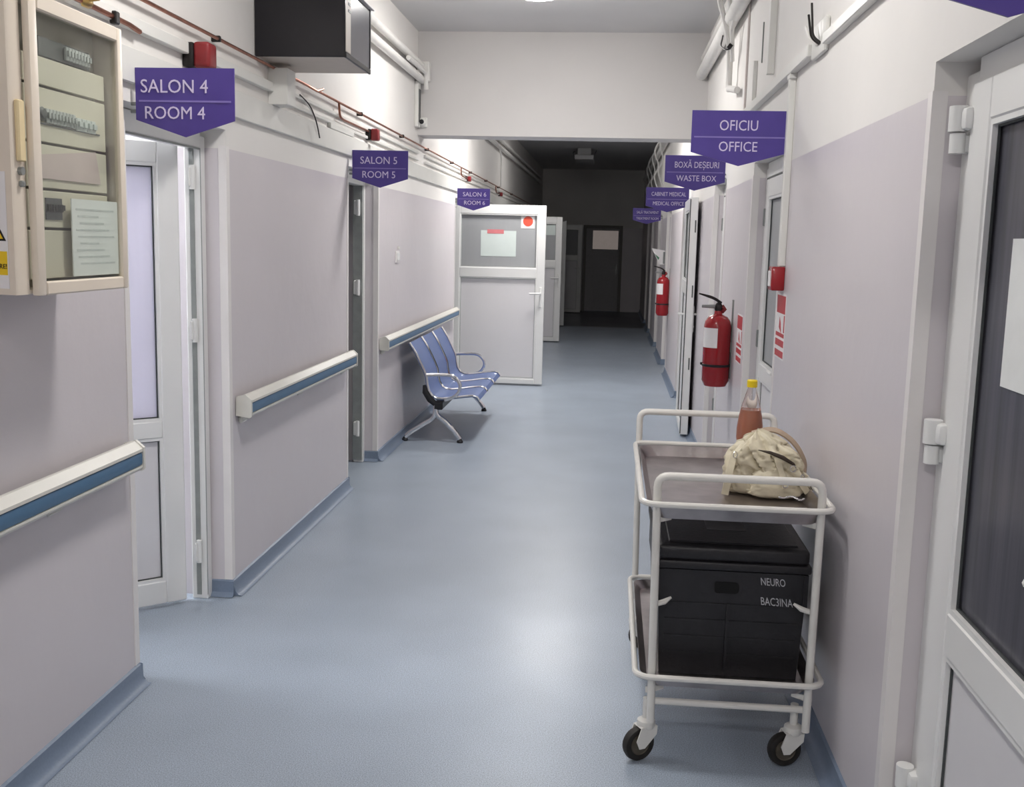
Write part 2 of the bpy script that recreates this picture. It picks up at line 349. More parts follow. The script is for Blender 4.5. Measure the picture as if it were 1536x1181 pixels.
# ---------------- doors ----------------
def leaf_parts(root, w, h, t, gz, pz, glassm, hinge_y, handle=True, hxs=.06, hm=PVC, st=.10, botr=.12, hzs=None, hside=(-1, 1), seal=SEAL):
    """leaf in local coords of root: x 0..w, y -t/2..t/2"""
    m = MB(); T = t/2
    g0, g1 = gz; p0, p1 = pz
    m.box(0, st, -T, T, .02, h, .004); m.box(w-st, w, -T, T, .02, h, .004)
    m.box(st, w-st, -T, T, g1, h, .004); m.box(st, w-st, -T, T, p1, g0, .004); m.box(st, w-st, -T, T, .02, p0, .004)
    for z0, z1 in ((g0, g1), (p0, p1)):          # glazing beads
        for s in (-1, 1):
            y0, y1 = s*(T-.018), s*(T-.004)
            m.box(st, st+.012, y0, y1, z0, z1); m.box(w-st-.012, w-st, y0, y1, z0, z1); m.box(st+.012, w-st-.012, y0, y1, z0, z0+.012); m.box(st+.012, w-st-.012, y0, y1, z1-.012, z1)
    lf = part('door_leaf', m, PVC, root, local=True)
    b = MB()
    for z0, z1 in ((g0, g1), (p0, p1)):
        for s in (-1, 1):
            y0, y1 = s*(T-.020), s*(T-.0155)
            b.box(st+.012, st+.017, y0, y1, z0+.012, z1-.012); b.box(w-st-.017, w-st-.012, y0, y1, z0+.012, z1-.012)
            b.box(st+.017, w-st-.017, y0, y1, z0+.012, z0+.017); b.box(st+.017, w-st-.017, y0, y1, z1-.017, z1-.012)
    part('seal', b, seal, lf, local=True)
    g = MB(); g.box(st+.001, w-st-.001, -.006, .006, g0+.001, g1-.001); part('glass_pane', g, glassm, lf, local=True)
    g = MB(); g.box(st+.001, w-st-.001, -.010, .010, p0+.001, p1-.001); part('lower_panel', g, PVCP, lf, local=True)
    if handle:
        for s in hside:
            hd = MB(); xx = w-hxs
            hd.box(xx-.014, xx+.014, s*T, s*(T+.008), .88, 1.10, .004); hd.cyl((xx, s*(T+.004), 1.03), (xx, s*(T+.045), 1.03), .009)
            hd.tube(rounded([(xx, s*(T+.045), 1.03), (xx-.02, s*(T+.05), 1.03), (xx-.12, s*(T+.045), 1.028)], .01), .0095, 8)
            hd.cyl((xx, s*(T+.008), .925), (xx, s*(T+.012), .925), .008)
            part('handle', hd, hm, lf, local=True)
    return lf
def frame_parts(root, y0, y1, xf, xb, h=2.0, fwid=.05, hinge=None, hs=(.25, 1.15, 1.86), hsgn=1):
    """frame in world coords around opening y0..y1, from xf (corridor face) to xb"""
    m = MB(); m.box(xf, xb, y0, y0+fwid, 0, h, .004); m.box(xf, xb, y1-fwid, y1, 0, h, .004); m.box(xf, xb, y0+fwid, y1-fwid, h-fwid, h+.028, .004)
    return part('door_frame', m, PVC, root)
def seal_strip(root, y0, y1, xf, fwid=.05, h=1.95):
    m = MB(); m.box(xf, xf+.01, y0+fwid, y0+fwid+.012, .02, h); m.box(xf, xf+.01, y1-fwid-.012, y1-fwid, .02, h); m.box(xf, xf+.01, y0+fwid, y1-fwid, h-.012, h)
    part('seal', m, SEAL, root)
def leaf_empty(root, loc, rz):
    return loc, rz
def place_leaf(lf, root, loc, rz):
    lf.location = Vector(loc)-root.location; lf.rotation_euler = (0, 0, rz)

# door 1: first ward door on the left, ajar into a lit room, hinged at the far jamb
d = thing('door_1', 'white half-glazed ward door standing ajar into a bright room beside the electrical cabinet', 'door', (-1.75, 4.3, 0), kind='structure')
frame_parts(d, 3.46, 4.385, -1.713, -1.785)
lf = leaf_parts(d, .86, 1.965, .062, (.815, 1.877), (.12, .743), FROSTL, 0, st=.088)
place_leaf(lf, d, (-1.80, 4.285, 0), math.atan2(-.136-.01, -.164))
ang = math.atan2(-.146, -.164)
for z in (.22, 1.19, 1.83):
    m = MB(); m.cyl((-1.745, 4.322, z-.05), (-1.745, 4.322, z+.05), .012, 10); m.box(-1.757, -1.748, 4.30, 4.345, z-.04, z+.04, .003); part('hinge', m, PVC, d)
m = MB(); m.box(-1.7135, -1.716, 4.335, 4.343, .02, 1.95); m.box(-1.762, -1.742, 4.331, 4.335, .02, 1.95); m.box(-1.7135, -1.716, 3.51, 4.335, 1.942, 1.95); part('seal', m, SEALL, d)
# notice on the inside glass
m = MB(); m.box(.21, .43, .0065, .0075, 1.31, 1.60); o = part('notice', m, mat('grey_notice', rgb(150, 148, 152), .7, var=.03), lf, local=True)
# door 2: open into a dark room
d = thing('door_2', 'white ward door folded open into a dark room before the bench', 'door', (-1.75, 7.25, 0), kind='structure')
frame_parts(d, 6.49, 7.325, -1.713, -1.785)
lf = leaf_parts(d, .77, 1.965, .062, (.815, 1.877), (.12, .743), FROSTG, 0, st=.088)
place_leaf(lf, d, (-1.82, 7.235, 0), PI-.02)
for z in (.25, 1.25, 1.80):
    m = MB(); m.box(-1.775, -1.735, 7.236, 7.276, z-.05, z+.05, .006); m.cyl((-1.745, 7.245, z-.055), (-1.745, 7.245, z+.055), .013, 10); part('hinge', m, PVC, d)
m = MB(); m.box(-1.785, -1.72, 7.262, 7.275, .02, 1.95); m.box(-1.7135, -1.716, 7.277, 7.285, .02, 1.95); part('seal', m, SEALL, d)  # grey strips put the shade on the frame profile into colour
# doors 3,4,5,6 : opened out square to the corridor
for i, (yy, (a, b), xe, lab) in enumerate(((11.6, LOPEN[2], -.71, 'white half-glazed door opened square into the corridor, with orange round sticker, beyond the bench'),
        (16.8, LOPEN[3], -.77, 'second half-glazed door opened into the corridor, behind the stickered one'),
        (20.05, LOPEN[4], -.84, 'third open door, only its edge showing behind the second'),
        (24.0, LOPEN[5], -.64, 'dim half-glazed open door in the dark end of the corridor'))):
    d = thing('door_%d' % (i+3), lab, 'door', (-1.62, yy, 0), kind='structure')
    frame_parts(d, a+.01, b-.005, -1.69, -1.76)
    x00 = -1.74 if i == 0 else -1.60
    wd = xe-x00
    lf = leaf_parts(d, wd, 1.985, .062, (1.30, 1.885), (.075, 1.195), FROSTG, 0, hxs=.04, st=.088, seal=SEALL)
    place_leaf(lf, d, (x00, yy+.031, 0), 0)
    if i == 0:
        x0 = -1.74
        m = MB(); m.box(-.985-x0, -.835-x0, -.0085, -.0065, 1.735, 1.883); part('sticker_backing', m, WHITEP, lf, local=True, label='white square behind the orange disc')
        m = MB(); m.lathe([(.054, -.0100), (.054, -.0086)], (-.908-x0, 0, 1.812), 28, 'y'); part('sticker', m, ORANGE, lf, local=True, label='orange-red round sticker')
        m = MB(); m.box(-1.425-x0, -1.035-x0, -.0078, -.0064, 1.425, 1.705, 0); part('notice', m, PAPERG, lf, local=True, label='pale notice sheet in the glass')
        m = MB(); m.box(-1.355-x0, -1.172-x0, -.0095, -.0080, 1.672, 1.717, 0); part('tape', m, PINKT, lf, local=True, label='pink strip above the notice')
    if i == 1:
        m = MB(); m.box(.12, .74, -.009, -.0065, 1.70, 1.86); part('notice', m, PAPERG, lf, local=True)
# far end door
d = thing('door_7', 'closed dark door in the end wall with a pale lit upper window', 'door', (-.2, 24.93, 0), kind='structure')
m = MB(); m.box(-.64, -.57, 24.88, 25.0, 0, 2.0, .004); m.box(.20, .27, 24.88, 25.0, 0, 2.0, .004); m.box(-.57, .20, 24.88, 25.0, 1.93, 2.0, .004); part('door_frame', m, mat('brown_door_frame', rgb(120, 116, 112), .5, var=.05), d)
m = MB(); m.box(-.57, -.42, 24.91, 24.96, .01, 1.93, .003); m.box(.17, .20, 24.91, 24.96, .01, 1.93, .003); m.box(-.42, .17, 24.91, 24.96, .01, 1.45, .003); m.box(-.42, .17, 24.91, 24.96, 1.88, 1.93, .003)
lf = part('door_leaf', m, mat('tan_door_panel', rgb(170, 168, 170), .5, var=.04), d)
m = MB(); m.box(-.42, .17, 24.93, 24.94, 1.45, 1.88); part('glass_pane', m, mat('lit_window', rgb(120, 116, 112), .5, emit=rgb(168, 156, 150), es=.12, var=.1, scale=5), lf)
m = MB(); m.box(.135, .155, 24.895, 24.91, .9, 1.1, .003); m.cyl((.145, 24.9, 1.03), (.145, 24.87, 1.03), .008); m.cyl((.145, 24.87, 1.03), (.04, 24.87, 1.03), .008); part('handle', m, SILVER, lf)

# right wall doors
# near one, closed, dark ribbed glass
xf = .803
d = thing('door_8', 'near white door with dark ribbed glass and two chunky barrel hinges', 'door', (xf, 2.5, 0), kind='structure')
m = MB(); m.box(xf, .91, 2.505, 2.585, 0, 2.0, .004); m.box(xf, .91, 1.62, 1.67, 0, 2.0, .004); m.box(xf, .91, 1.67, 2.505, 1.965, 2.03, .004); part('door_frame', m, PVC, d)
lf = leaf_parts(d, .835, 1.972, .062, (.785, 1.88), (.12, .685), FROSTD, 0, st=.122, hside=(-1,))
place_leaf(lf, d, (.824, 2.508, 0), -PI/2)
for z in (.28, 1.15, 1.87):
    m = MB(); m.cyl((.775, 2.535, z-.002), (.775, 2.535, z+.055), .021, 16); m.cyl((.777, 2.535, z-.05), (.777, 2.535, z-.006), .018, 16); m.box(.775, .806, 2.49, 2.545, z+.0, z+.05, .010, 2); m.box(.78, .806, 2.525, 2.560, z-.048, z-.008, .006, 2)
    part('hinge', m, PVC, d)
m = MB(); m.box(.0, .2, 0, .0015, 0, .36); 
n = MB(); n.box(.8150, .8165, 1.98, 2.25, 1.325, 1.628); part('notice', n, PAPER, d, label='white sheet fixed on the dark glass')
# generic closed right doors
def rdoor(n, a, b, label, leafm=None, hinge=True):
    x = .795
    d = thing('door_%d' % n, label, 'door', (x, (a+b)/2, 0), kind='structure')
    frame_parts(d, a+.003, b-.003, x, x+.07)
    wd = b-a-.10-.006
    lf = leaf_parts(d, wd, 1.945, .055, (1.0, 1.85), (.12, .92), FROSTG, 0, st=.085, hside=(-1,), handle=True)
    place_leaf(lf, d, (x+.024, b-.053, 0), -PI/2)
    seal_strip(d, a+.003, b-.003, x-.003)
    for z in (.45, 1.12, 1.75):
        m = MB(); m.box(x-.012, x+.002, b-.062, b-.040, z-.045, z+.045, .003); part('hinge', m, SILVER, d)
rdoor(9, *ROPEN[1], 'white office door in the recess beside the red call point')
rdoor(10, *ROPEN[2], 'white waste room door in the recess past the near extinguisher')
rdoor(12, *ROPEN[4], 'closed white door past the far extinguisher')
rdoor(13, *ROPEN[5], 'closed white door under the farthest purple sign')
rdoor(14, *ROPEN[6], 'second to last dim door on the trolley side')
rdoor(15, *ROPEN[7], 'last dim door on the trolley side')
# door 11 folded back flat against the wall, edge towards viewer
a, b = ROPEN[3]
d = thing('door_11', 'white door folded back against the wall beyond the near extinguisher, edge and handle showing', 'door', (.70, 9.80, 0), kind='structure')
frame_parts(d, a+.003, b-.003, .795, .865)
lf = leaf_parts(d, 1.02, 1.985, .068, (1.30, 1.885), (.075, 1.195), FROSTG, 0, hxs=.05, st=.088)
place_leaf(lf, d, (.694, 9.82, 0), -PI/2-.027)
for s in (0,):
    m = MB(); m.box(1.0195, 1.022, -.034, -.026, .03, 1.97); part('seal', m, SEAL, lf, local=True)
    for z in (.62, 1.22, 1.75):
        m = MB(); m.box(1.018, 1.024, .012, .022, z-.05, z+.05, .002); part('lock_point', m, DARKG, lf, local=True)

# ---------------- ceiling lamps ----------------
for i, (y, k) in enumerate(LAMPS):
    xx = -.53
    if k == 0:
        d = thing('ceiling_light', 'unlit rectangular ceiling light near the dark far end', 'lamp', (xx, y, ZC), group=None)
        m = MB(); m.box(xx-.17, xx+.17, y-.75, y+.35, ZC-.20, ZC-.12, .006); m.box(xx-.12, xx+.12, y-.70, y+.3, ZC-.12, ZC, .004); part('housing', m, mat('grey_luminaire', rgb(190, 190, 190), .5, var=.03), d)
        m = MB(); m.tube(rounded([(xx-.18, y-.7, ZC-.16), (xx-.22, y-.2, ZC-.03), (xx-.20, y+.1, ZC-.005)], .1), .006, 6); part('cable', m, DARKG, d); m = MB(); m.tube([(xx+.17, y-.7, ZC-.15), (xx+.21, y-.3, ZC-.005)], .006, 6); part('cable', m, DARKG, d)
        continue
    lab = ['lit round ceiling light farthest behind the viewer', 'lit round ceiling light just behind the viewer', 'round ceiling light above the cabinet', 'lit round ceiling light before the beam, at the top edge of the picture', 'lit round ceiling light just past the beam', 'faint round ceiling light beyond the open doors'][i]
    d = thing('ceiling_light', lab, 'lamp', (xx, y, ZC))
    m = MB(); m.lathe([(.235, -.035), (.24, -.02), (.24, 0)], (xx, y, ZC), 32); part('base', m, ENAMEL, d)
    lm = mat('lamp_glass_%d' % i, rgb(240, 240, 236), .4, emit=(1, .975, .95), es=LAMP_E*k)
    m = MB(); m.lathe([(.02, -.105), (.10, -.098), (.17, -.078), (.21, -.052), (.225, -.036)], (xx, y, ZC), 32); part('diffuser', m, lm, d)
# unseen lamp added in the first ward room so its door glass looks bright
d = thing('ceiling_light', 'unseen ceiling panel added inside the ward room to brighten its door glass', 'lamp', (-3.1, 3.9, ZC))
m = MB(); m.box(-3.4, -2.8, 3.3, 4.5, ZC-.06, ZC, .01); part('housing', m, ENAMEL, d)
m = MB(); m.box(-3.35, -2.85, 3.35, 4.45, ZC-.07, ZC-.06); part('diffuser', m, mat('ward_fill_lamp', (.9, .9, .9), .4, emit=(.95, .96, 1), es=20), d)

# ---------------- handrails ----------------
def rail(y0, y1, label, brs):
    d = thing('handrail', label, 'handrail', (XL, (y0+y1)/2, .84), group='handrails on the ward side wall')
    x0 = XL+.035
    m = MB(); m.prism([(x0, .80), (x0+.030, .80), (x0+.036, .808), (x0+.036, .814), (x0+.026, .816), (x0+.026, .862), (x0+.038, .864), (x0+.038, .874), (x0+.012, .898), (x0, .898)], y0, y1)
    part('rail_body', m, RAILC, d)
    m = MB(); m.prism([(x0+.0265, .817), (x0+.034, .818), (x0+.037, .826), (x0+.037, .852), (x0+.034, .860), (x0+.0265, .861)], y0+.004, y1-.004); part('bumper_strip', m, RAILB, d)
    for yy in (y0, y1):
        s = -1 if yy == y0 else 1
        m = MB(); m.prism([(XL+.004, .805), (XL+.066, .796), (x0+.040, .803), (x0+.040, .877), (x0+.012, .901), (XL+.006, .89)], yy, yy+s*.014); part('end_cap', m, RAILC, d)
    for yy in brs:
        m = MB(); m.box(XL+.0, XL+.036, yy-.03, yy+.03, .80, .85, .006); m.box(XL, XL+.02, yy-.04, yy+.04, .765, .80, .008); part('bracket', m, RAILC, d)
rail(-2.0, 3.37, 'cream handrail with blue strip, nearest, below the electrical cabinet', (.3, 1.6, 2.9))
rail(4.47, 6.42, 'cream handrail with blue strip between the first two ward doorways', (4.53, 5.4, 6.3))
rail(7.39, 10.92, 'cream handrail with blue strip above the waiting bench', (7.46, 8.6, 9.7, 10.8))

# ---------------- hanging signs ----------------
def sign(xa, xb, y, zt, l1, l2, label, sz=.044, wallside=-1, w1=1, w2=1, tx=.01):
    d = thing('door_sign', label, 'sign', ((xa+xb)/2, y, zt), group='purple projecting door signs')
    m = MB(); zb = zt-.17; zm = zt-.225; xm = (xa+xb)/2
    m.prism([(xa, zt), (xb, zt), (xb, zb), (xm, zm), (xa, zb)], y, y+.005); part('plate', m, SIGN, d)
    m = MB(); m.box(xa+.012, xb-.012, y-.0015, y, zt-.111, zt-.105); part('divider', m, SIGNL, d)
    if l1: text('lettering', l1, sz, (xm+tx, y-.001, zt-.062), (1, 0, 0), (0, 0, 1), LETTER, d, .0008, xs=w1)
    if l2: text('lettering', l2, sz*.95, (xm+tx, y-.001, zt-.148), (1, 0, 0), (0, 0, 1), LETTER, d, .0008, xs=w2)
    xw = XL if wallside < 0 else XR
    m = MB(); s = -wallside
    xi = xa if wallside < 0 else xb
    for z in (zt-.115, zt-.14): m.box(min(xw, xi)-.0, max(xw, xi)+(.02 if wallside < 0 else 0), y+.005, y+.012, z-.008, z+.004, .002)
    part('wall_bracket', m, SILVER, d)
sign(XL+.021, -1.262, 3.50, 2.142, 'SALON 4', 'ROOM 4', 'purple projecting sign reading SALON 4, nearest on the ward side', .062, -1, .95, .95, -.036)
sign(XL+.021, -1.255, 6.50, 2.128, 'SALON 5', 'ROOM 5', 'purple projecting sign reading SALON 5, above the second ward doorway', .062, -1, .95, .95, -.008)
sign(XL+.021, -1.262, 11.0, 2.124, 'SALON 6', 'ROOM 6', 'purple projecting sign above the opened stickered door', .062)
sign(.318, .716, 4.55, 2.155, 'OFICIU', 'OFFICE', 'purple projecting sign reading OFICIU OFFICE', .060, 1, .84, .88, -.005)
sign(.335, .725, 7.08, 2.176, 'BOXĂ DEȘEURI', 'WASTE BOX', 'purple projecting sign reading WASTE BOX, behind the office sign', .056, 1, .74, .86)
sign(.310, .705, 10.0, 2.12, 'CABINET MEDICAL', 'MEDICAL OFFICE', 'purple projecting sign third along the trolley side, behind the waste box one', .052, 1, .72, .76)
sign(.300, .700, 15.4, 2.105, 'SALĂ TRATAMENT', 'TREATMENT ROOM', 'purple projecting sign farthest along the trolley side', .052, 1, .72, .72)
sign(.34, .725, 1.56, 2.145, None, None, 'purple projecting sign nearest the viewer, only its tip in the top corner', .062, 1)

# ---------------- waiting bench ----------------
BX, BY0, BP = 0, 8.13, .525
prof = [(-1.548, .785), (-1.520, .745), (-1.492, .700), (-1.462, .640), (-1.430, .575), (-1.408, .520), (-1.402, .465), (-1.390, .415), (-1.362, .372), (-1.325, .352), (-1.28, .350), (-1.20, .360), (-1.10, .376), (-1.04, .382), (-1.005, .372), (-.985, .345)]
d = thing('waiting_bench', 'three-seat blue metal waiting bench with chrome arms and legs against the wall', 'bench', (-1.35, 8.95, 0))
def thick(pr, t):
    top = [Vector((p[0], p[1])) for p in pr]; low = []
    for i, p in enumerate(top):
        a = top[max(i-1, 0)]; b = top[min(i+1, len(top)-1)]; tt = (b-a).normalized(); low.append(p + Vector((tt.y, -tt.x))*t*-1*-1)
    return [tuple(p) for p in top] + [tuple(p) for p in low[::-1]]
def shell(pr, y0, y1, t):
    m = MB(); pp = thick(pr, t); n = len(pr)
    A = [m.b.verts.new((p[0], y0, p[1])) for p in pp]; B = [m.b.verts.new((p[0], y1, p[1])) for p in pp]
    N = 2*n
    for i in range(N): m.b.faces.new((A[i], A[(i+1) % N], B[(i+1) % N], B[i]))
    for i in range(n-1):
        m.b.faces.new((A[i], A[N-1-i], A[N-2-i], A[i+1])); m.b.faces.new((B[i], B[i+1], B[N-2-i], B[N-1-i]))
    return m
for k in range(3):
    y0 = BY0+BP*k
    part('seat_shell', shell(prof, y0+.012, y0+BP-.012, .012), SEATB, d)
for k in range(4):
    y = BY0+BP*k
    for s in ((0,) if k in (0, 3) else (-.009, .009)):
        m = MB(); m.tube([(p[0]+.003, y+s, p[1]+.003) for p in prof], .0085, 8); part('edge_rail', m, CHROME, d)
m = MB(); m.box(-1.345, -1.275, BY0-.0, BY0+3*BP, .262, .322, .006); part('beam', m, BLKM, d)
for k, y in enumerate((BY0+.02, BY0+3*BP+.05)):
    m = MB()
    m.tube(rounded([(-1.335, y, .30), (-1.33, y, .215), (-1.26, y, .17), (-1.175, y, .085), (-1.135, y, .030)], .05), [.020]*3+[.020]*(17), 10)
    part('leg', m, CHROME, d)
    m = MB(); m.tube(rounded([(-1.335, y, .30), (-1.335, y, .20), (-1.42, y, .145), (-1.535, y, .07), (-1.575, y, .032)], .05), .019, 10); part('leg', m, CHROME, d)
    for xx in (-1.135, -1.578):
        m = MB(); m.lathe([(.024, 0), (.026, .01), (.02, .02), (.012, .034)], (xx, y, 0), 14); part('foot', m, BLKM, d)
    m = MB(); m.tube(rounded([(-1.405, y-.022, .535), (-1.30, y-.024, .542), (-1.185, y-.026, .540), (-1.125, y-.026, .46), (-1.165, y-.024, .375), (-1.26, y-.022, .342)], .05), .014, 10); part('armrest', m, CHROME, d)
    m = MB(); m.tube([(-1.425, y-.01, .455), (-1.415, y-.01, .40), (-1.375, y-.01, .34), (-1.33, y-.01, .30)], [.012, .026, .028, .02], 10, sx=1, sy=.5); part('bracket', m, BLKM, d)

# ---------------- trolley ----------------
TX0, TX1, TY0, TY1 = .165, .655, 3.12, 4.07
d = thing('trolley', 'white tubular two-tier hospital trolley with steel trays by the wall', 'trolley', (.41, 3.6, 0))
R = .0125
for y, zt, xo in ((TY0, .912, 0), (TY1, .955, -.03)):
    m = MB(); pts = rounded([(TX0+.012+xo, y, .13), (TX0+.002+xo, y, zt), (TX1-.002, y, zt), (TX1-.006, y, .13)], .035)
    m.tube(pts, R, 12); part('end_frame', m, ENAMEL, d)
    m = MB(); m.tube([(TX0+.01+xo, y+.012 if y < 3.5 else y-.012, .195), (TX1-.01, y+.012 if y < 3.5 else y-.012, .195)], .011, 10); part('crossbar', m, ENAMEL, d)
def ring(z, r, ex=.042):
    pts = []; cr = .05
    xa, xb, ya, yb = TX0-ex, TX1+ex-.01, TY0-.035, TY1-.0
    for cx, cyy, a0 in ((xb-cr, ya+cr, -PI/2), (xb-cr, yb-cr, 0), (xa+cr, yb-cr, PI/2), (xa+cr, ya+cr, PI)):
        for i in range(6): pts.append((cx+cr*math.cos(a0+PI/2*i/5), cyy+cr*math.sin(a0+PI/2*i/5), z))
    return pts
for z in (.832, .290):
    m = MB(); m.tube(ring(z, R), .0095, 10, closed=True); part('tray_rail', m, ENAMEL, d)
    # steel tray: sloping walls and a flat floor
    m = MB(); outer = ring(z-.012, 0, .030); dep = .045 if z > .5 else .034
    def inset(p, k):
        cx, cyy = (TX0+TX1)/2, (TY0+TY1)/2
        return (p[0]+(-k if p[0] > cx else k), p[1]+(-k if p[1] > cyy else k))
    ra = [m.b.verts.new((inset(p, .004)[0], inset(p, .02)[1], z-.004)) for p in outer]
    rb = [m.b.verts.new((*inset(p, .028), z-dep)) for p in outer]
    rc = [m.b.verts.new((*inset(p, .029), z-dep-.004)) for p in outer]
    rd = [m.b.verts.new((inset(p, .003)[0], inset(p, .018)[1], z-.004)) for p in outer]
    n = len(outer)
    for i in range(n):
        j = (i+1) % n; m.b.faces.new((ra[i], ra[j], rb[j], rb[i])); m.b.faces.new((rd[j], rd[i], rc[i], rc[j])); m.b.faces.new((ra[j], ra[i], rd[i], rd[j]))
    m.b.faces.new(rb); m.b.faces.new(rc[::-1]); part('tray', m, STEEL, d)
    for x, s in ((TX0, 1), (TX1, -1)):
        for y in (TY0, TY1):
            m = MB(); sy_ = 1 if y < 3.6 else -1
            m.quadbox([(x-.008, y, z-.065), (x+.008, y, z-.065), (x+s*.05, y+sy_*.03, z-.062), (x+s*.035, y+sy_*.03, z-.062)],
                      [(x-.008, y, z-.045), (x+.008, y, z-.045), (x+s*.05, y+sy_*.03, z-.050), (x+s*.035, y+sy_*.03, z-.050)]); part('tray_bracket', m, ENAMEL, d)
for x, s in ((TX0+.008, 1), (TX1-.008, -1)):      # small hooks on the front uprights
    m = MB(); m.tube([(x, TY0+.004, .508), (x+s*.03, TY0+.02, .513), (x+s*.052, TY0+.03, .525)], [.008, .009, .004], 8); part('hook', m, ENAMEL, d)
def caster(x, y, a):
    c0 = MB(); c0.cyl((0, 0, .10), (0, 0, .20), .0125, 12); c0.lathe([(.026, .104), (.03, .112), (.028, .128), (.016, .136)], (0, 0, 0), 16)
    for s in (-1, 1):
        c0.prism([(-.03, .112), (.028, .112), (.026, .085), (-.016, .045), (-.036, .045), (-.046, .07)], s*.020, s*.024, 'y')
    c0.box(-.03, .028, -.024, .024, .106, .114, .003)
    c0.rot(a); bmesh.ops.translate(c0.b, verts=c0.b.verts, vec=(x, y, 0))
    h = part('caster', c0, ENAMEL, d)
    wv = MB(); wv.lathe([(.030, -.010), (.044, -.014), (.051, -.012), (.054, 0), (.051, .012), (.044, .014), (.030, .010)], (-.026, 0, .054), 28, 'y')
    wv.rot(a); bmesh.ops.translate(wv.b, verts=wv.b.verts, vec=(x, y, 0)); part('wheel', wv, TYRE, h)
    wv = MB(); wv.lathe([(.010, -.017), (.012, -.012), (.030, -.0105), (.033, -.0135), (.034, 0), (.033, .0135), (.030, .0105), (.012, .012), (.010, .017)], (-.026, 0, .054), 24, 'y')
    wv.rot(a); bmesh.ops.translate(wv.b, verts=wv.b.verts, vec=(x, y, 0)); part('hub', wv, HUB, h)
caster(TX0+.0, TY0+.02, .55); caster(TX1-.035, TY0+.04, .25); caster(TX0-.01, TY1-.02, PI); caster(TX1-.015, TY1-.02, .9)

# ---------------- black crate ----------------
cx0, cx1, cyA, cyB = .185, .642, 3.19, 3.86
d = thing('insulated_crate', 'black lidded plastic crate on the lower trolley tray, hand-lettered in white', 'crate', (.413, 3.52, .257))
z0, z1 = .2565, .603
m = MB()
m.quadbox([(cx0+.015, cyA+.02, z0), (cx1-.015, cyA+.02, z0), (cx1-.015, cyB-.02, z0), (cx0+.015, cyB-.02, z0)], [(cx0, cyA, z1), (cx1, cyA, z1), (cx1, cyB, z1), (cx0, cyB, z1)])
for z in (.33, .385, .44, .495):     # ribs moulded in the front
    k = (z-z0)/(z1-z0)
    for xa, xb in ((cx0+.025, .398), (.408, cx1-.025)): m.box(xa, xb, cyA+.02*(1-k)-.003, cyA+.03, z-.003, z+.003)
m.box(.399, .407, cyA+.002, cyA+.03, .27, .50)
for x in (cx0, cx1-.012): m.box(x-.001, x+.013, cyA-.003, cyB+.003, .50, z1)
body = part('body', m, BLACKP, d)
m = MB(); m.box(cx0-.008, cx1+.008, cyA-.010, cyB+.01, z1+.004, z1+.030, .006, 2); m.box(cx0-.002, cx1+.002, cyA-.004, cyB+.004, z1+.028, z1+.078, .014, 3); m.box(cx0+.03, cx1-.03, cyA+.03, cyB-.03, z1+.076, z1+.083, .004)
part('lid', m, BLACKP, d)
m = MB(); m.prism(rounded([(.36, .553), (.36, .569), (.435, .569), (.435, .533), (.36, .533), (.36, .5535)], .016, 5), cyA-.001, cyA+.004); part('hand_hole', m, mat('hole_black', rgb(8, 8, 9), .8), body)
m = MB(); m.box(.345, .470, 3.37, 3.60, z1+.0832, z1+.0842, 0); o = part('paper_label', m, mat('grey_label_sheet', rgb(150, 148, 148), .7, var=.06, scale=30), d, label='printed sheet lying on the lid')
chalk = mat('chalky_white_marker', rgb(190, 190, 194), .7, var=.15, scale=60)
text('lettering', 'NEURO', .034, (.538, cyA+.0007, .575), (1, 0, -.03), (0, 0, 1), chalk, d, .0006, xs=.66, shear=-.2)
text('lettering', 'BAC3INA', .036, (.552, cyA-.0005, .512), (1, 0, -.03), (0, 0, 1), chalk, d, .0006, xs=.66, shear=-.2)

# ---------------- handbag ----------------
d = thing('handbag', 'slouched cream leather handbag on the upper trolley tray, strap looped up', 'bag', (.54, 3.50, .789))
def bag_body(c, rx, ry, h, seed, lean, k=1.0, nu=110, nv=60):
    m = MB(); rows = []
    for i in range(nv+1):
        v = i/nv; z = v; row = []
        rad = (1-max(0, (v-.12)/.88)**2.8)**.62 * (min(1, (v+.03)/.15)**.4)
        for j in range(nu):
            a = 2*PI*j/nu; ca, sa = math.cos(a), math.sin(a)
            ex = .78; x = math.copysign(abs(ca)**ex, ca); y = math.copysign(abs(sa)**ex, sa)
            n1 = noise.noise(Vector((ca*1.3+seed, sa*1.3, v*2.1)))
            n2 = noise.noise(Vector((ca*3+seed*2+v*2.5, sa*3+v, v*4.5)))
            n3 = abs(noise.noise(Vector((ca*2.2+v*3.0+seed*3, sa*2.2-v*2, v*2))))
            n4 = abs(noise.noise(Vector((ca*4.2-v*3.5+seed, sa*4.2+v*2.6+seed, v*3.2))))
            rr = rad*(1+.24*n1*k+.10*n2*k-.26*k*max(0, .22-n3)/.22*v**.4-.10*k*max(0, .12-n4)/.12*v**.3)
            row.append(m.b.verts.new((c[0]+rx*x*rr+lean*v*v, c[1]+ry*y*rr, c[2]+h*z*(1+.10*n1*k*v))))
        rows.append(row)
    for A, B in zip(rows, rows[1:]):
        for j in range(nu): m.b.faces.new((A[j], A[(j+1) % nu], B[(j+1) % nu], B[j]))
    m.b.faces.new(rows[0][::-1]); m.b.faces.new(rows[-1]); return m
body = part('bag_body', bag_body((.552, 3.50, .7892), .128, .105, .205, 1.7, -.045, 1.35), LEATHER, d, smooth=80)
part('bag_fold', bag_body((.468, 3.50, .7895), .072, .085, .165, 5.2, .012, 1.2, 56, 30), LEATHER, d, smooth=80)
part('front_pocket', bag_body((.56, 3.43, .7895), .095, .05, .110, 9.3, .0, .7, 48, 26), LEATHER, d, smooth=80)
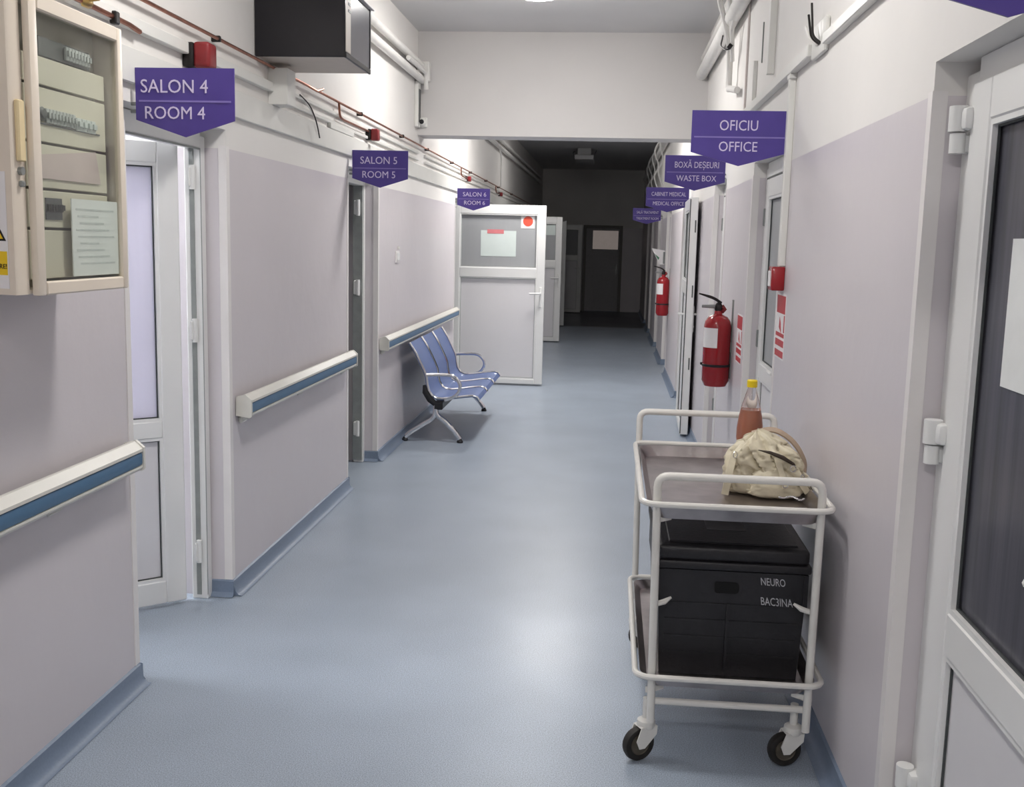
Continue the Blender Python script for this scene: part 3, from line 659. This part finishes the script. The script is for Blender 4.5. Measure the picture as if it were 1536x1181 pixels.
def band(pts, wdt, th, m, name, side=Vector((0, 1, 0))):
    q = MB(); q.tube(pts, 1, 8, sx=th, sy=wdt) if False else None
    P = [Vector(p) for p in pts]; L = []
    for i, p in enumerate(P):
        t = (P[min(i+1, len(P)-1)]-P[max(i-1, 0)]).normalized(); n = t.cross(side).normalized(); s = n.cross(t).normalized()
        L.append([q.b.verts.new(p+s*wdt*a+n*th*b_) for a, b_ in ((-1, -.5), (-.9, 1), (.9, 1), (1, -.5), (.9, -1), (-.9, -1))])
    for A, B in zip(L, L[1:]):
        for j in range(6): q.b.faces.new((A[j], A[(j+1) % 6], B[(j+1) % 6], B[j]))
    q.b.faces.new(L[0][::-1]); q.b.faces.new(L[-1])
    return part(name, q, m, d, smooth=60)
band(rounded([(.50, 3.56, .975), (.57, 3.57, .995), (.645, 3.565, .950), (.684, 3.555, .875), (.676, 3.55, .815)], .07, 8), .012, .0028, STRAPM, 'shoulder_strap', Vector((.35, .8, .5)).normalized())
band(rounded([(.430, 3.44, .930), (.415, 3.41, .885), (.407, 3.40, .84), (.400, 3.40, .797)], .04, 6), .012, .002, LEATHER, 'side_strap', Vector((1, 0, 0)))
band(rounded([(.60, 3.43, .930), (.625, 3.405, .885), (.645, 3.395, .840), (.664, 3.40, .815)], .04, 6), .011, .0022, LEATHER, 'front_strap', Vector((1, 0, 0)))
band(rounded([(.56, 3.41, .925), (.575, 3.39, .88), (.583, 3.375, .85), (.588, 3.37, .835)], .04, 6), .010, .0022, LEATHER, 'front_strap', Vector((1, 0, 0)))
m = MB(); m.tube([(.500, 3.405, .948), (.535, 3.390, .944), (.575, 3.388, .930), (.612, 3.400, .908), (.63, 3.42, .89)], [.002, .009, .012, .008, .002], 8, sx=.6); part('pocket_slit_shade', m, LEATHD, d)  # dark tube stands in for the shade inside the pocket opening
for c_, r0, ax in (((.430, 3.425, .925), .011, 0), ((.612, 3.395, .893), .010, 1), ((.642, 3.39, .865), .011, 0), ((.585, 3.36, .845), .008, 1)):
    pts = [(c_[0]+r0*math.cos(a)*(1 if ax else .6), c_[1]+r0*.4*math.cos(a), c_[2]+r0*math.sin(a)) for a in [2*PI*i/12 for i in range(12)]]
    m = MB(); m.tube(pts, .0018, 6, closed=True); part('ring_buckle', m, CHROME, d)
m = MB()
for i in range(16):
    t = i/15; m.sph((.57+.075*t, 3.362-.0*t+.01*math.sin(t*6), .805-.004*math.sin(t*9)), .0042, (1.4, .8, .8), 6, 5)
part('chain', m, CHROME, d, kind='stuff')

# ---------------- bottle ----------------
bx, by, bz = .523, 3.80, .789
d = thing('drink_bottle', 'plastic bottle of orange-brown drink with yellow cap behind the handbag', 'bottle', (bx, by, bz))
pr = [(.040, .003), (.046, .012), (.047, .10), (.045, .115), (.047, .13), (.0465, .165), (.0415, .205), (.032, .248), (.021, .286), (.0145, .308), (.0135, .318)]
m = MB(); m.lathe(pr, (bx, by, bz), 28); part('bottle_shell', m, BOTTLE, d)
m = MB(); m.lathe([(r0-.002, h+.002) for r0, h in pr[:6]] + [(.0390, .207), (.0330, .230)], (bx, by, bz), 28); part('drink', m, JUICE, d)
m = MB(); m.lathe([(.018, .312), (.0185, .316), (.0185, .335), (.016, .338)], (bx, by, bz), 24); part('cap', m, CAPY, d)

# ---------------- electrical cabinet ----------------
d = thing('electrical_cabinet', 'cream wall-mounted electrical cabinet with glazed door showing breakers', 'cabinet', (-1.52, 2.7, 1.44))
xw, xq = XL, -1.425
ya, yb, za, zb = 2.43, 2.985, 1.44, 2.165
m = MB()
m.prism([(xw, ya+.05), (xq-.010, ya+.008), (xq-.004, ya+.006), (xq, ya+.012), (xq, ya+.06), (xq-.02, ya+.062), (xw, ya+.062)], za, zb, 'z')
m.box(xw, xq, yb-.012, yb, za, zb, .003); m.box(xw, xq, ya+.06, yb-.012, zb-.012, zb, .003); m.box(xw, xq, ya+.06, yb-.012, za, za+.012, .003); m.box(xw, xw+.006, ya+.06, yb-.012, za, zb)
part('enclosure', m, CREAM, d)
m = MB(); dy0, dy1 = ya+.066, yb+.002; D0, D1 = xq+.002, xq+.022; fr = .038
m.box(D0, D1, dy0, dy0+fr, za-.004, zb+.002, .005, 2); m.box(D0, D1, dy1-fr*.8, dy1, za-.004, zb+.002, .005, 2); m.box(D0, D1, dy0+fr, dy1-fr*.8, zb-fr, zb+.002, .004); m.box(D0, D1, dy0+fr, dy1-fr*.8, za-.004, za+fr*.8, .004)
df = part('glazed_door', m, CREAM, d)
m = MB(); m.box(D0+.008, D0+.011, dy0+fr, dy1-fr*.8, za+fr*.8, zb-fr); part('glass_pane', m, GLASSC, df)
m = MB(); m.box(xq, xq+.012, ya+.022, ya+.050, 1.76, 1.905, .003); part('latch', m, mat('yellowed_latch', rgb(232, 212, 168), .4, var=.04), d)
m = MB(); m.cyl((xq, ya+.036, 1.738), (xq+.010, ya+.036, 1.738), .010, 14); m.box(xq, xq+.012, ya+.028, ya+.044, 1.700, 1.715, .003); part('lock', m, SILVER, d)
# interior panels: xi
xi = -1.438
pl = [(1.475, 1.60), (1.605, 1.70), (1.705, 1.815), (1.82, 1.955), (1.96, 2.03)]
for a_, b_ in pl:
    m = MB(); m.box(xi-.006, xi, dy0+.012, dy1-.048, a_, b_-.002, .0015); part('cover_plate', m, CREAMD, d)
m = MB(); m.box(xi-.05, xi-.045, ya+.062, yb-.013, za+.013, zb-.013); part('back_plate', m, mat('shaded_back_plate', rgb(176, 170, 156), .6, var=.05), d)  # shading deep in the cabinet put into a darker plate colour
def breakers(y0, y1, z, n, nm, hh=.04, col=PLASTG):
    wd = (y1-y0)/n
    for i in range(n):
        m = MB(); m.box(xi, xi+.008, y0+i*wd+.001, y0+(i+1)*wd-.001, z-hh/2, z+hh/2, .0015); m.box(xi+.008, xi+.014, y0+i*wd+.004, y0+(i+1)*wd-.004, z-.006, z+.008)
        part(nm, m, col, d)
m = MB(); m.box(xi-.02, xi-.001, 2.60, 2.86, 2.032, 2.078); part('open_slot', m, DARKG, d)
breakers(2.72, 2.85, 2.055, 8, 'breaker', .034)
breakers(2.61, 2.76, 1.885, 9, 'breaker', .036); breakers(2.765, 2.87, 1.880, 4, 'breaker', .034, mat('pale_relay', rgb(200, 206, 204), .4))
m = MB(); m.lathe([(.016, 0), (.018, .006), (.012, .012)], (xi, 2.595, 1.887), 16, 'x'); part('rotary_switch', m, DARKG, d)
m = MB(); m.box(xi, xi+.003, 2.585, 2.90, 1.862, 1.866); m.box(xi, xi+.003, 2.60, 2.68, 1.625, 1.680); part('rail_strip', m, DARKG, d)
breakers(2.60, 2.68, 1.655, 6, 'breaker', .02, mat('dark_switch', rgb(60, 62, 60), .5))
m = MB(); m.quadbox([(xi+.001, 2.575, 1.728), (xi+.004, 2.575, 1.728), (xi+.004, 2.895, 1.728), (xi+.001, 2.895, 1.728)], [(xi+.001, 2.572, 1.785), (xi+.004, 2.572, 1.785), (xi+.004, 2.87, 1.815), (xi+.001, 2.87, 1.815)]); part('faded_note', m, PAPERP, d, label='faded pinkish note behind the glass')
m = MB(); m.box(D0+.003, D0+.006, 2.695, 2.955, 1.478, 1.682); sh = part('paper_list', m, PAPER, d, label='white sheet of faint print behind the glass')
m = MB()
for i in range(9):
    z = 1.655-.018*i; m.box(D0+.006, D0+.0065, 2.715+.01*(i % 3), 2.93-.03*((i*7) % 4), z-.0025, z+.0025)
part('print_lines', m, PRINT, sh, kind='stuff')
# warning sticker on the near side of the enclosure
n0 = Vector((xq-.010, ya+.008, 0)); n1 = Vector((xw, ya+.05, 0)); e = (n0-n1).normalized(); nn = Vector((e.y, -e.x, 0))
def onside(s, z, off): return n0 - e*s + nn*off + Vector((0, 0, z))
def plate(s0, s1, zz0, zz1, off, mm, nm, lab=None):
    m = MB(); m.quadbox([onside(s0, zz0, off), onside(s1, zz0, off), onside(s1, zz0, off-.001), onside(s0, zz0, off-.001)], [onside(s0, zz1, off), onside(s1, zz1, off), onside(s1, zz1, off-.001), onside(s0, zz1, off-.001)]); return part(nm, m, mm, d, label=lab)
plate(.012, .178, 1.455, 1.735, .0015, WHITEP, 'warning_label', 'white warning sticker with yellow triangle')
def tri(s0, s1, zz0, zz1, off, mm, nm):
    m = MB(); sm = (s0+s1)/2
    A = [m.b.verts.new(onside(a_, z_, off)) for a_, z_ in ((s0, zz0), (s1, zz0), (sm, zz1))]; B = [m.b.verts.new(onside(a_, z_, off-.001)) for a_, z_ in ((s0, zz0), (s1, zz0), (sm, zz1))]
    m.b.faces.new(A); m.b.faces.new(B[::-1])
    for i in range(3): m.b.faces.new((A[i], A[(i+1) % 3], B[(i+1) % 3], B[i]))
    part(nm, m, mm, d)
tri(.016, .146, 1.570, 1.680, .0025, INK, 'triangle_border'); tri(.024, .138, 1.575, 1.669, .0035, YELLOWP, 'warning_triangle')
plate(.015, .165, 1.488, 1.545, .0025, YELLOWP, 'yellow_band')
text('lettering', 'PERICOL DE\nELECTROCUTARE!', .017, onside(.085, 1.517, .0035), e, (0, 0, 1), INK, d, .0004)

# ---------------- black wall appliance ----------------
d = thing('wall_display_unit', 'black boxy unit with grey glass side mounted high on the wall', 'display', (-1.41, 5.0, 2.4))
x0, x1, y0, y1, z0, z1 = XL+.0, -1.205, 4.76, 5.26, 2.395, 2.695
m = MB(); m.box(x0, x1-.012, y0+.012, y1-.004, z0, z1-.006, .004); part('casing', m, BEIGE, d)
m = MB(); m.box(x0+.004, x1-.002, y0, y0+.012, z0-.004, z1, .004); part('front_panel', m, BLACKG, d)
m = MB(); m.box(x1-.012, x1, y0+.012, y1, z0-.004, z0+.022, .003); m.box(x1-.012, x1, y1-.022, y1, z0+.022, z1, .003); part('side_bezel', m, BLACKG, d)
m = MB(); m.box(x1-.012, x1-.001, y0+.012, y0+.10, z0+.022, z1-.006, .002); part('side_frame', m, BEIGE, d)
m = MB(); m.box(x1-.012, x1-.003, y0+.10, y1-.022, z0+.022, z1-.006, 0); part('side_screen', m, SMOKE, d)
m = MB(); m.box(x0, x1+.014, y0-.002, y1+.02, z1, z1+.008, .002); part('top_cover', m, WHITEP, d)
for z in (2.60, 2.63, 2.66):
    m = MB(); m.box(x1-.002, x1+.001, y0+.05, y0+.10, z-.006, z+.006); part('button', m, DARKG, d)

# ---------------- ducts, pipes, cables : left wall ----------------
m = MB(); m.box(XL, XL+.02, -6.5, 23, 2.09, 2.205, .003); tag(part('cable_duct', m, DUCT), 'wide white cable duct running the length of the ward side wall', 'duct')
m = MB(); m.box(XL, XL+.028, -6.5, 4.95, 2.262, 2.305, .003); tag(part('cable_duct', m, DUCT), 'slim white cable duct below the copper pipe, ending at the upright duct', 'duct')
m = MB(); m.box(XL, XL+.095, 4.95, 5.08, 2.205, 2.372, .003); tag(part('cable_duct', m, DUCT), 'short upright duct piece below the black unit', 'duct')
for z, lab in ((2.300, 'upper thin white conduit beyond the upright duct'), (2.245, 'lower thin white conduit beyond the upright duct')):
    m = MB(); m.box(XL, XL+.018, 5.08, 8.8-.001, z-.009, z+.009, .002); m.box(XL, XL+.018, 9.12, 22.5, z-.009, z+.009, .002); tag(part('conduit', m, DUCT), lab, 'conduit')
m = MB(); m.box(XL, XL+.02, 6.0, 6.55, 2.207, 2.24, .003); tag(part('cable_duct', m, DUCT), 'short white duct stub beside the second red alarm', 'duct')
def clips(mb, ys, x, z, r):
    for y in ys: mb.box(XL, x+.004, y-.008, y+.008, z-r-.004, z+r+.004, .002)
def copper(pts, r): m = MB(); m.tube(pts, r, 8); return m
d = thing('copper_gas_pipe', 'long thin copper gas pipe along the ward side wall', 'pipe', (XL+.02, 8, 2.37))
px = XL+.028
part('pipe_run', copper([(px, y, 2.372-.0035*max(0, y-5)) for y in (-6.5, 0, 3, 4.2, 5.2, 6, 7, 8.5, 10, 12, 15, 18, 22)], .0072), COPPER, d)
for y in (1.4, 2.9, 4.25, 5.25, 6.7, 8.05, 9.15, 10.6, 12, 13.5, 15, 17):
    m = MB(); m.box(XL, px+.010, y-.008, y+.008, 2.372-.0035*max(0, y-5)-.012, 2.372-.0035*max(0, y-5)+.012, .003); part('clip', m, DARKM, d)
for y0, dy, zt in ((6.15, .75, 2.366), (11.2, .5, 2.348), (14.6, .5, 2.338), (5.62, .18, 2.37)):
    part('branch_pipe', copper(rounded([(px, y0, zt), (px, y0+.02, zt-.075), (px, y0+.10, zt-.085), (px, y0+dy, zt-.085-.0)], .03, 4) if dy > .2 else [(px, y0-.1, zt), (px+.02, y0, zt-.012), (px+.03, y0+.08, zt+.01)], .007), COPPER, d)
m = MB()
m.tube([(px, 1.5, 2.30), (px, 2.7, 2.285), (px, 3.45, 2.27), (px, 3.53, 2.262)], .0085, 8); part('branch_pipe', m, COPPER, d)
m = MB(); m.lathe([(.010, 0), (.018, .012), (.02, .04), (.014, .055)], (px, 2.93, 2.282), 12, 'y'); part('valve', m, BRASS, d); m = MB(); m.lathe([(.010, 0), (.016, .01), (.016, .05), (.010, .06)], (px, 3.13, 2.278), 12, 'y'); m.cyl((px, 3.15, 2.28), (px+.04, 3.17, 2.29), .006, 8); part('valve', m, BRASS, d)
m = MB(); m.box(px-.01, px+.016, 2.80, 2.84, 2.268, 2.302, .004); part('fitting', m, DARKM, d); m = MB(); m.box(px-.01, px+.014, 3.33, 3.36, 2.25, 2.29, .004); part('fitting', m, DARKM, d)
# red alarm devices on the gas line
def redbox(y, z, s, lab, first=False):
    d = thing('alarm_sounder', lab, 'alarm', (XL+.05, y, z), group='red sounders along the gas pipe')
    m = MB(); m.box(XL, XL+.045*s, y-.045*s, y+.045*s, z-.045*s, z+.045*s, .008*s, 2); part('base', m, DARKM, d)
    m = MB(); m.box(XL+.040*s, XL+.105*s, y-.040*s, y+.045*s, z-.048*s, z+.048*s, .014*s, 3); part('lens', m, REDD, d)
redbox(3.99, 2.262, 1.0, 'dark red box sounder on the pipe above the SALON 4 sign')
redbox(6.97, 2.265, .8, 'small red sounder above the SALON 5 sign')
redbox(11.75, 2.262, .6, 'tiny dark sounder near the third ward sign')
redbox(15.2, 2.250, .6, 'tiny dark sounder farthest along the gas pipe')
# high painted pipes
for z, r0, lab in ((2.985, .028, 'upper painted pipe high on the ward side wall'), (2.880, .030, 'lower painted pipe high on the ward side wall')):
    m = MB(); m.tube([(XL+.045, -6.5, z), (XL+.045, 8.799, z)], r0, 12); m.tube([(XL+.045, 9.121, z), (XL+.045, 23.5, z)], r0, 12); tag(part('heating_pipe', m, PIPEW), lab, 'pipe')
m = MB(); m.tube(rounded([(XL+.075, 8.0, 2.93), (XL+.085, 8.69, 2.93), (XL+.085, 8.72, 2.80)], .05, 5), .018, 10); m.box(XL, XL+.11, 8.70, 8.79, 2.86, 3.02, .01); tag(part('pipe_elbow_box', m, PIPEW), 'painted pipe bend box in the corner under the ceiling by the beam', 'pipe')
d = thing('wall_vent_duct', 'narrow upright grey slot duct in the beam corner above the camera', 'duct', (XL+.02, 8.74, 2.6))
m = MB(); m.box(XL, XL+.03, 8.66, 8.78, 2.50, 2.86, .004); part('duct_body', m, DUCT, d)
m = MB(); m.box(XL+.03, XL+.034, 8.69, 8.76, 2.54, 2.80); part('slot', m, DARKG, d)
d = thing('security_camera', 'small white dome camera with black eye at the beam corner', 'camera', (-1.56, 8.78, 2.54))
m = MB(); m.box(-1.622, -1.54, 8.775, 8.80, 2.505, 2.585, .006); part('mount', m, DUCT, d)
m = MB(); m.lathe([(.034, 0), (.036, -.02), (.028, -.036), (.015, -.044)], (-1.578, 8.775, 2.545), 18, 'y'); part('dome', m, DUCT, d)
m = MB(); m.lathe([(.018, -.040), (.019, -.047), (.012, -.052)], (-1.576, 8.775, 2.545), 16, 'y'); part('lens', m, BLKM, d)
m = MB(); m.lathe([(.014, 0), (.015, -.012), (.009, -.018)], (-1.63+.02, 8.80, 2.70), 12, 'y'); tag(part('wall_sensor', m, COPPER), 'tiny brown sensor button above the dome camera', 'sensor')
d = thing('light_switch', 'small white wall switch above the bench handrail', 'switch', (XL, 7.99, 1.46))
m = MB(); m.box(XL, XL+.010, 7.93, 8.05, 1.41, 1.50, .003); part('plate', m, GUARD, d)
for yy in (7.95, 7.995):
    m = MB(); m.box(XL+.010, XL+.018, yy, yy+.035, 1.43, 1.485, .003); part('rocker', m, PVC, d)
m = MB(); m.box(XL, XL+.016, 8.01, 8.04, 1.515, 1.535, .002); m.tube(rounded([(XL+.008, 5.5, 2.30), (XL+.03, 5.62, 2.24), (XL+.03, 5.72, 2.16)], .05), .004, 6); tag(part('loose_cable', m, PIPEW), 'thin loose white cable dangling by the conduits', 'cable')
m = MB(); m.tube(rounded([(XL+.02, 5.40, 2.31), (XL+.045, 5.50, 2.27), (XL+.05, 5.60, 2.20), (XL+.05, 5.66, 2.12)], .05), .0035, 6); tag(part('loose_cable', m, DARKM), 'thin dark wire dangling over the duct past the black unit', 'cable')

# far left cables hanging
m = MB(); m.tube(rounded([(XL+.05, 14.8, 2.88), (XL+.06, 14.95, 2.72), (XL+.05, 15.0, 2.55), (XL+.04, 15.1, 2.35)], .1), .012, 8); tag(part('hanging_cable', m, PIPEW), 'pale cable drop on the far ward side wall', 'cable')

# ---------------- right wall fittings ----------------
m = MB(); m.box(XR-.028, XR, -6.5, 3.86, 2.298, 2.335, .003); tag(part('cable_duct', m, DUCT), 'white duct near the ceiling corner running up to the torn gap', 'duct')
m = MB(); m.box(XR-.032, XR, 4.12, 8.79, 2.300, 2.345, .003); tag(part('cable_duct', m, DUCT), 'white duct beyond the torn gap above the office sign', 'duct')
d = thing('junction_stub', 'open junction in the duct with loose black wires', 'junction', (XR-.02, 4.0, 2.32))
m = MB(); m.box(XR-.02, XR, 3.87, 4.11, 2.28, 2.40, .01, 2); part('patch', m, DUCT, d)
for a_ in (0, 1, 2):
    m = MB(); m.tube(rounded([(XR-.02, 3.93+.02*a_, 2.315), (XR-.045, 3.95+.03*a_, 2.34), (XR-.05, 3.98+.05*a_, 2.40+.03*(2-a_))], .05), .0045, 6); part('wire', m, DARKM if a_ < 2 else PIPEW, d)
m = MB(); m.box(XR-.028, XR, 4.515, 4.555, 1.52, 2.30, .003); m.box(XR-.03, XR, 4.50, 4.57, 2.28, 2.30, .002); tag(part('conduit', m, DUCT), 'upright white conduit down to the red call point', 'conduit')
d = thing('call_point', 'square red fire call point beside the office doorway', 'alarm', (XR-.03, 4.56, 1.47))
m = MB(); m.box(XR-.055, XR, 4.51, 4.61, 1.418, 1.518, .006, 2); part('housing', m, RED, d)
m = MB(); m.box(XR-.058, XR-.055, 4.53, 4.59, 1.435, 1.50, 0); part('press_plate', m, WHITEP, d)
def firesign(y0, y1, za, zb, lab):
    d = thing('fire_notice', lab, 'sign', (XR, (y0+y1)/2, (za+zb)/2)); x = XR
    m = MB(); m.box(x-.0015, x, y0, y1, za, zb); part('sheet', m, WHITEP, d)
    m = MB(); h = zb-za; b = .008
    m.box(x-.0025, x-.0015, y0+b, y1-b, zb-.30*h, zb-b); m.box(x-.0025, x-.0015, y0+b, y1-b, za+.34*h, za+.40*h)
    for k in (0, 1): m.box(x-.0025, x-.0015, y0+b, y1-b, za+b+.165*h*k, za+.13*h+.165*h*k)
    m.box(x-.0025, x-.0015, y0+b, y0+b+.02, za+.42*h, zb-.32*h)
    part('red_print', m, REDS, d)
    m = MB(); yc = (y0+y1)/2
    m.prism([(yc-.03, zb-.60*h), (yc+.03, zb-.52*h), (yc+.02, zb-.36*h), (yc-.01, zb-.45*h)], x-.0025, x-.0015, 'x'); part('pictogram', m, REDS, d)
firesign(4.435, 4.66, 1.13, 1.405, 'red and white fire notice strip below the call point')
firesign(5.80, 6.03, .955, 1.225, 'red and white fire notice beside the near extinguisher')
def extinguisher(x, y, zb, h, r, lab, hose=True):
    d = thing('fire_extinguisher', lab, 'fire extinguisher', (x, y, zb), group='red extinguishers hung on the trolley side wall')
    m = MB(); m.lathe([(r*.72, 0), (r*.80, .002), (r, .035), (r, h*.80), (r*.93, h*.86), (r*.7, h*.92), (r*.3, h*.955), (r*.28, h)], (x, y, zb), 32); part('cylinder', m, RED, d)
    m = MB(); m.lathe([(.020, h-.01), (.024, h+.01), (.024, h+.03), (.014, h+.045)], (x, y, zb), 16); m.box(x-.012, x+.012, y-.02, y+.02, zb+h+.02, zb+h+.05, .004); part('valve', m, DARKM, d)
    z = zb+h+.03
    m = MB(); m.tube(rounded([(x+.015, y, z+.015), (x-.03, y-.02, z+.045), (x-.12, y-.03, z+.07)], .03), [.006]*7+[.003], 8, sx=1.4, sy=.6); part('lever', m, DARKM, d)
    m = MB(); m.tube([(x, y, z-.005), (x-.10, y-.03, z-.004)], [.008, .005], 8, sx=1.6, sy=.6); part('handle', m, SILVER, d)
    m = MB(); m.tube([(x+.02, y, z), (x+.035, y-.01, z-.02), (x+.02, y-.02, z-.035)], .012, 8); part('gauge_block', m, REDD, d)
    m = MB(); n = 14
    for j in range(n):
        a0 = PI+.15+ (1.35*j/n); a1 = PI+.15+(1.35*(j+1)/n); q = r+.0012
        P = [(x+q*math.cos(a), y+q*math.sin(a)) for a in (a0, a1)]
        v = [m.b.verts.new((*P[0], zb+h*.52)), m.b.verts.new((*P[1], zb+h*.52)), m.b.verts.new((*P[1], zb+h*.78)), m.b.verts.new((*P[0], zb+h*.78))]; m.b.faces.new(v)
    part('label', m, WHITEP, d)
    m = MB(); m.lathe([(r+.0015, h*.265), (r+.004, h*.268), (r+.004, h*.295), (r+.0015, h*.298)], (x, y, zb), 28); m.box(x-r-.012, x-r, y-.01, y+.012, zb+h*.28, zb+h*.31, .002); part('strap', m, BLKM, d)
    m = MB(); m.box(x+r*.7, XR, y-.02, y+.02, zb+h*.45, zb+h*.6, .003); m.box(XR-.004, XR, y-.03, y-.02, zb+h*.1, zb+h*1.15); m.box(XR-.004, XR, y+.02, y+.03, zb+h*.1, zb+h*1.15); part('wall_bracket', m, SILVER, d)
    if hose:
        m = MB(); m.tube(rounded([(x, y+.02, z-.01), (x+.01, y+.06, z-.05), (x+.01, y+r+.012, zb+h*.7), (x, y+r+.014, zb+h*.15)], .05), .009, 8); part('hose', m, BLKM, d)
    return d
extinguisher(.645, 6.28, .775, .445, .080, 'near red fire extinguisher hanging above the trolley')
extinguisher(.655, 13.0, .735, .50, .078, 'far red fire extinguisher hanging past the folded door')
d = thing('exit_sign', 'small white projecting sign with green arrow above the far extinguisher', 'sign', (.66, 14.3, 1.52))
m = MB(); m.prism([(.545, 1.545), (.722, 1.515), (.722, 1.33), (.66, 1.33)], 14.3, 14.312); part('plate', m, WHITEP, d)
m = MB(); m.prism([(.590, 1.47), (.640, 1.39), (.654, 1.42)], 14.298, 14.30); part('arrow', m, GREEN, d)
m = MB(); m.box(.70, XR, 14.298, 14.32, 1.34, 1.50, .003); part('wall_bracket', m, SILVER, d)
# pipes high on the right
m = MB(); m.tube([(XR-.055, -6.5, 2.95), (XR-.055, 8.799, 2.95)], .045, 14); tag(part('heating_pipe', m, PIPEW), 'thick painted pipe high on the trolley side wall', 'pipe')
m = MB(); m.tube([(XR-.04, -6.5, 3.075), (XR-.04, 8.799, 3.075)], .028, 12); tag(part('heating_pipe', m, PIPEW), 'thinner painted pipe above the thick one', 'pipe')
d = thing('cable_bundle', 'knotted white cables dropping from the thick pipe to the duct', 'cable', (XR-.05, 6.8, 2.7))
m = MB(); m.tube(rounded([(XR-.13, 6.55, 3.25), (XR-.15, 6.60, 3.06), (XR-.09, 6.68, 2.93), (XR-.06, 6.70, 2.80), (XR-.05, 6.72, 2.62)], .08), .016, 8); part('cable', m, PIPEW, d)
m = MB(); m.tube(rounded([(XR-.06, 6.30, 3.22), (XR-.11, 6.42, 3.06), (XR-.07, 6.55, 2.93), (XR-.05, 6.62, 2.78)], .08), .014, 8); part('cable', m, PIPEW, d)
m = MB(); m.tube(rounded([(XR-.05, 6.15, 3.1), (XR-.06, 6.40, 2.98), (XR-.06, 6.60, 2.86), (XR-.04, 6.66, 2.70)], .08), .012, 8); part('cable', m, PIPEW, d)
m = MB(); m.tube(rounded([(XR-.10, 6.70, 2.86), (XR-.11, 6.72, 2.80), (XR-.085, 6.66, 2.765), (XR-.05, 6.64, 2.775)], .02), .005, 6); m.tube([(XR-.055, 6.60, 2.77), (XR-.075, 6.60, 2.785)], .016, 8); part('connector', m, DARKM, d)
m = MB(); m.tube(rounded([(XR-.05, 6.72, 2.74), (XR-.05, 6.72, 2.545), (XR-.05, 6.62, 2.535), (XR-.03, 6.42, 2.50)], .04), .020, 10); tag(part('drain_pipe', m, PIPEW), 'short white pipe with an elbow foot below the knotted cables', 'pipe')
for y, z0_, z1_, wd, lab, mm in ((6.20, 2.36, 3.05, .012, 'thin pinkish upright conduit right of the elbow pipe', mat('pinkish_conduit', rgb(216, 206, 202), .5)), (5.78, 2.36, 2.56, .020, 'short grey-sided upright conduit', DUCT), (5.60, 2.52, 2.72, .004, 'hair-thin upright wire on the white wall above the duct', SILVER), (5.17, 2.40, 3.20, .032, 'thick upright conduit rising above the office sign', DUCT)):
    m = MB(); m.box(XR-max(.006, wd), XR, y, y+max(.01, wd*1.2), z0_, z1_, .002); tag(part('conduit', m, mm), lab, 'conduit')
m = MB(); m.box(XR-.005, XR, 3.93, 3.95, 2.47, 3.2); m.box(XR-.005, XR, 3.80, 3.815, 2.52, 3.2); tag(part('wall_seam_cable', m, DUCT), 'pair of thin painted cables rising above the junction gap', 'cable')
# far right cables
d = thing('cable_bundle', 'tangled cables hanging on the far trolley side wall', 'cable', (XR-.06, 18.5, 2.9))
for k in range(5):
    y = 14.5+1.3*k; m = MB(); m.tube(rounded([(XR-.04, y, 3.15), (XR-.13-.02*(k % 2), y+.2, 2.95), (XR-.05, y+.3, 2.75), (XR-.12, y+.6, 2.6), (XR-.03, y+.7, 2.4)], .1), .012, 6); part('cable', m, PIPEW, d)
m = MB(); m.tube([(XR-.05, 9.121, 2.95), (XR-.05, 23, 2.95)], .04, 12); tag(part('heating_pipe', m, PIPEW), 'painted pipe continuing past the beam on the trolley side', 'pipe')
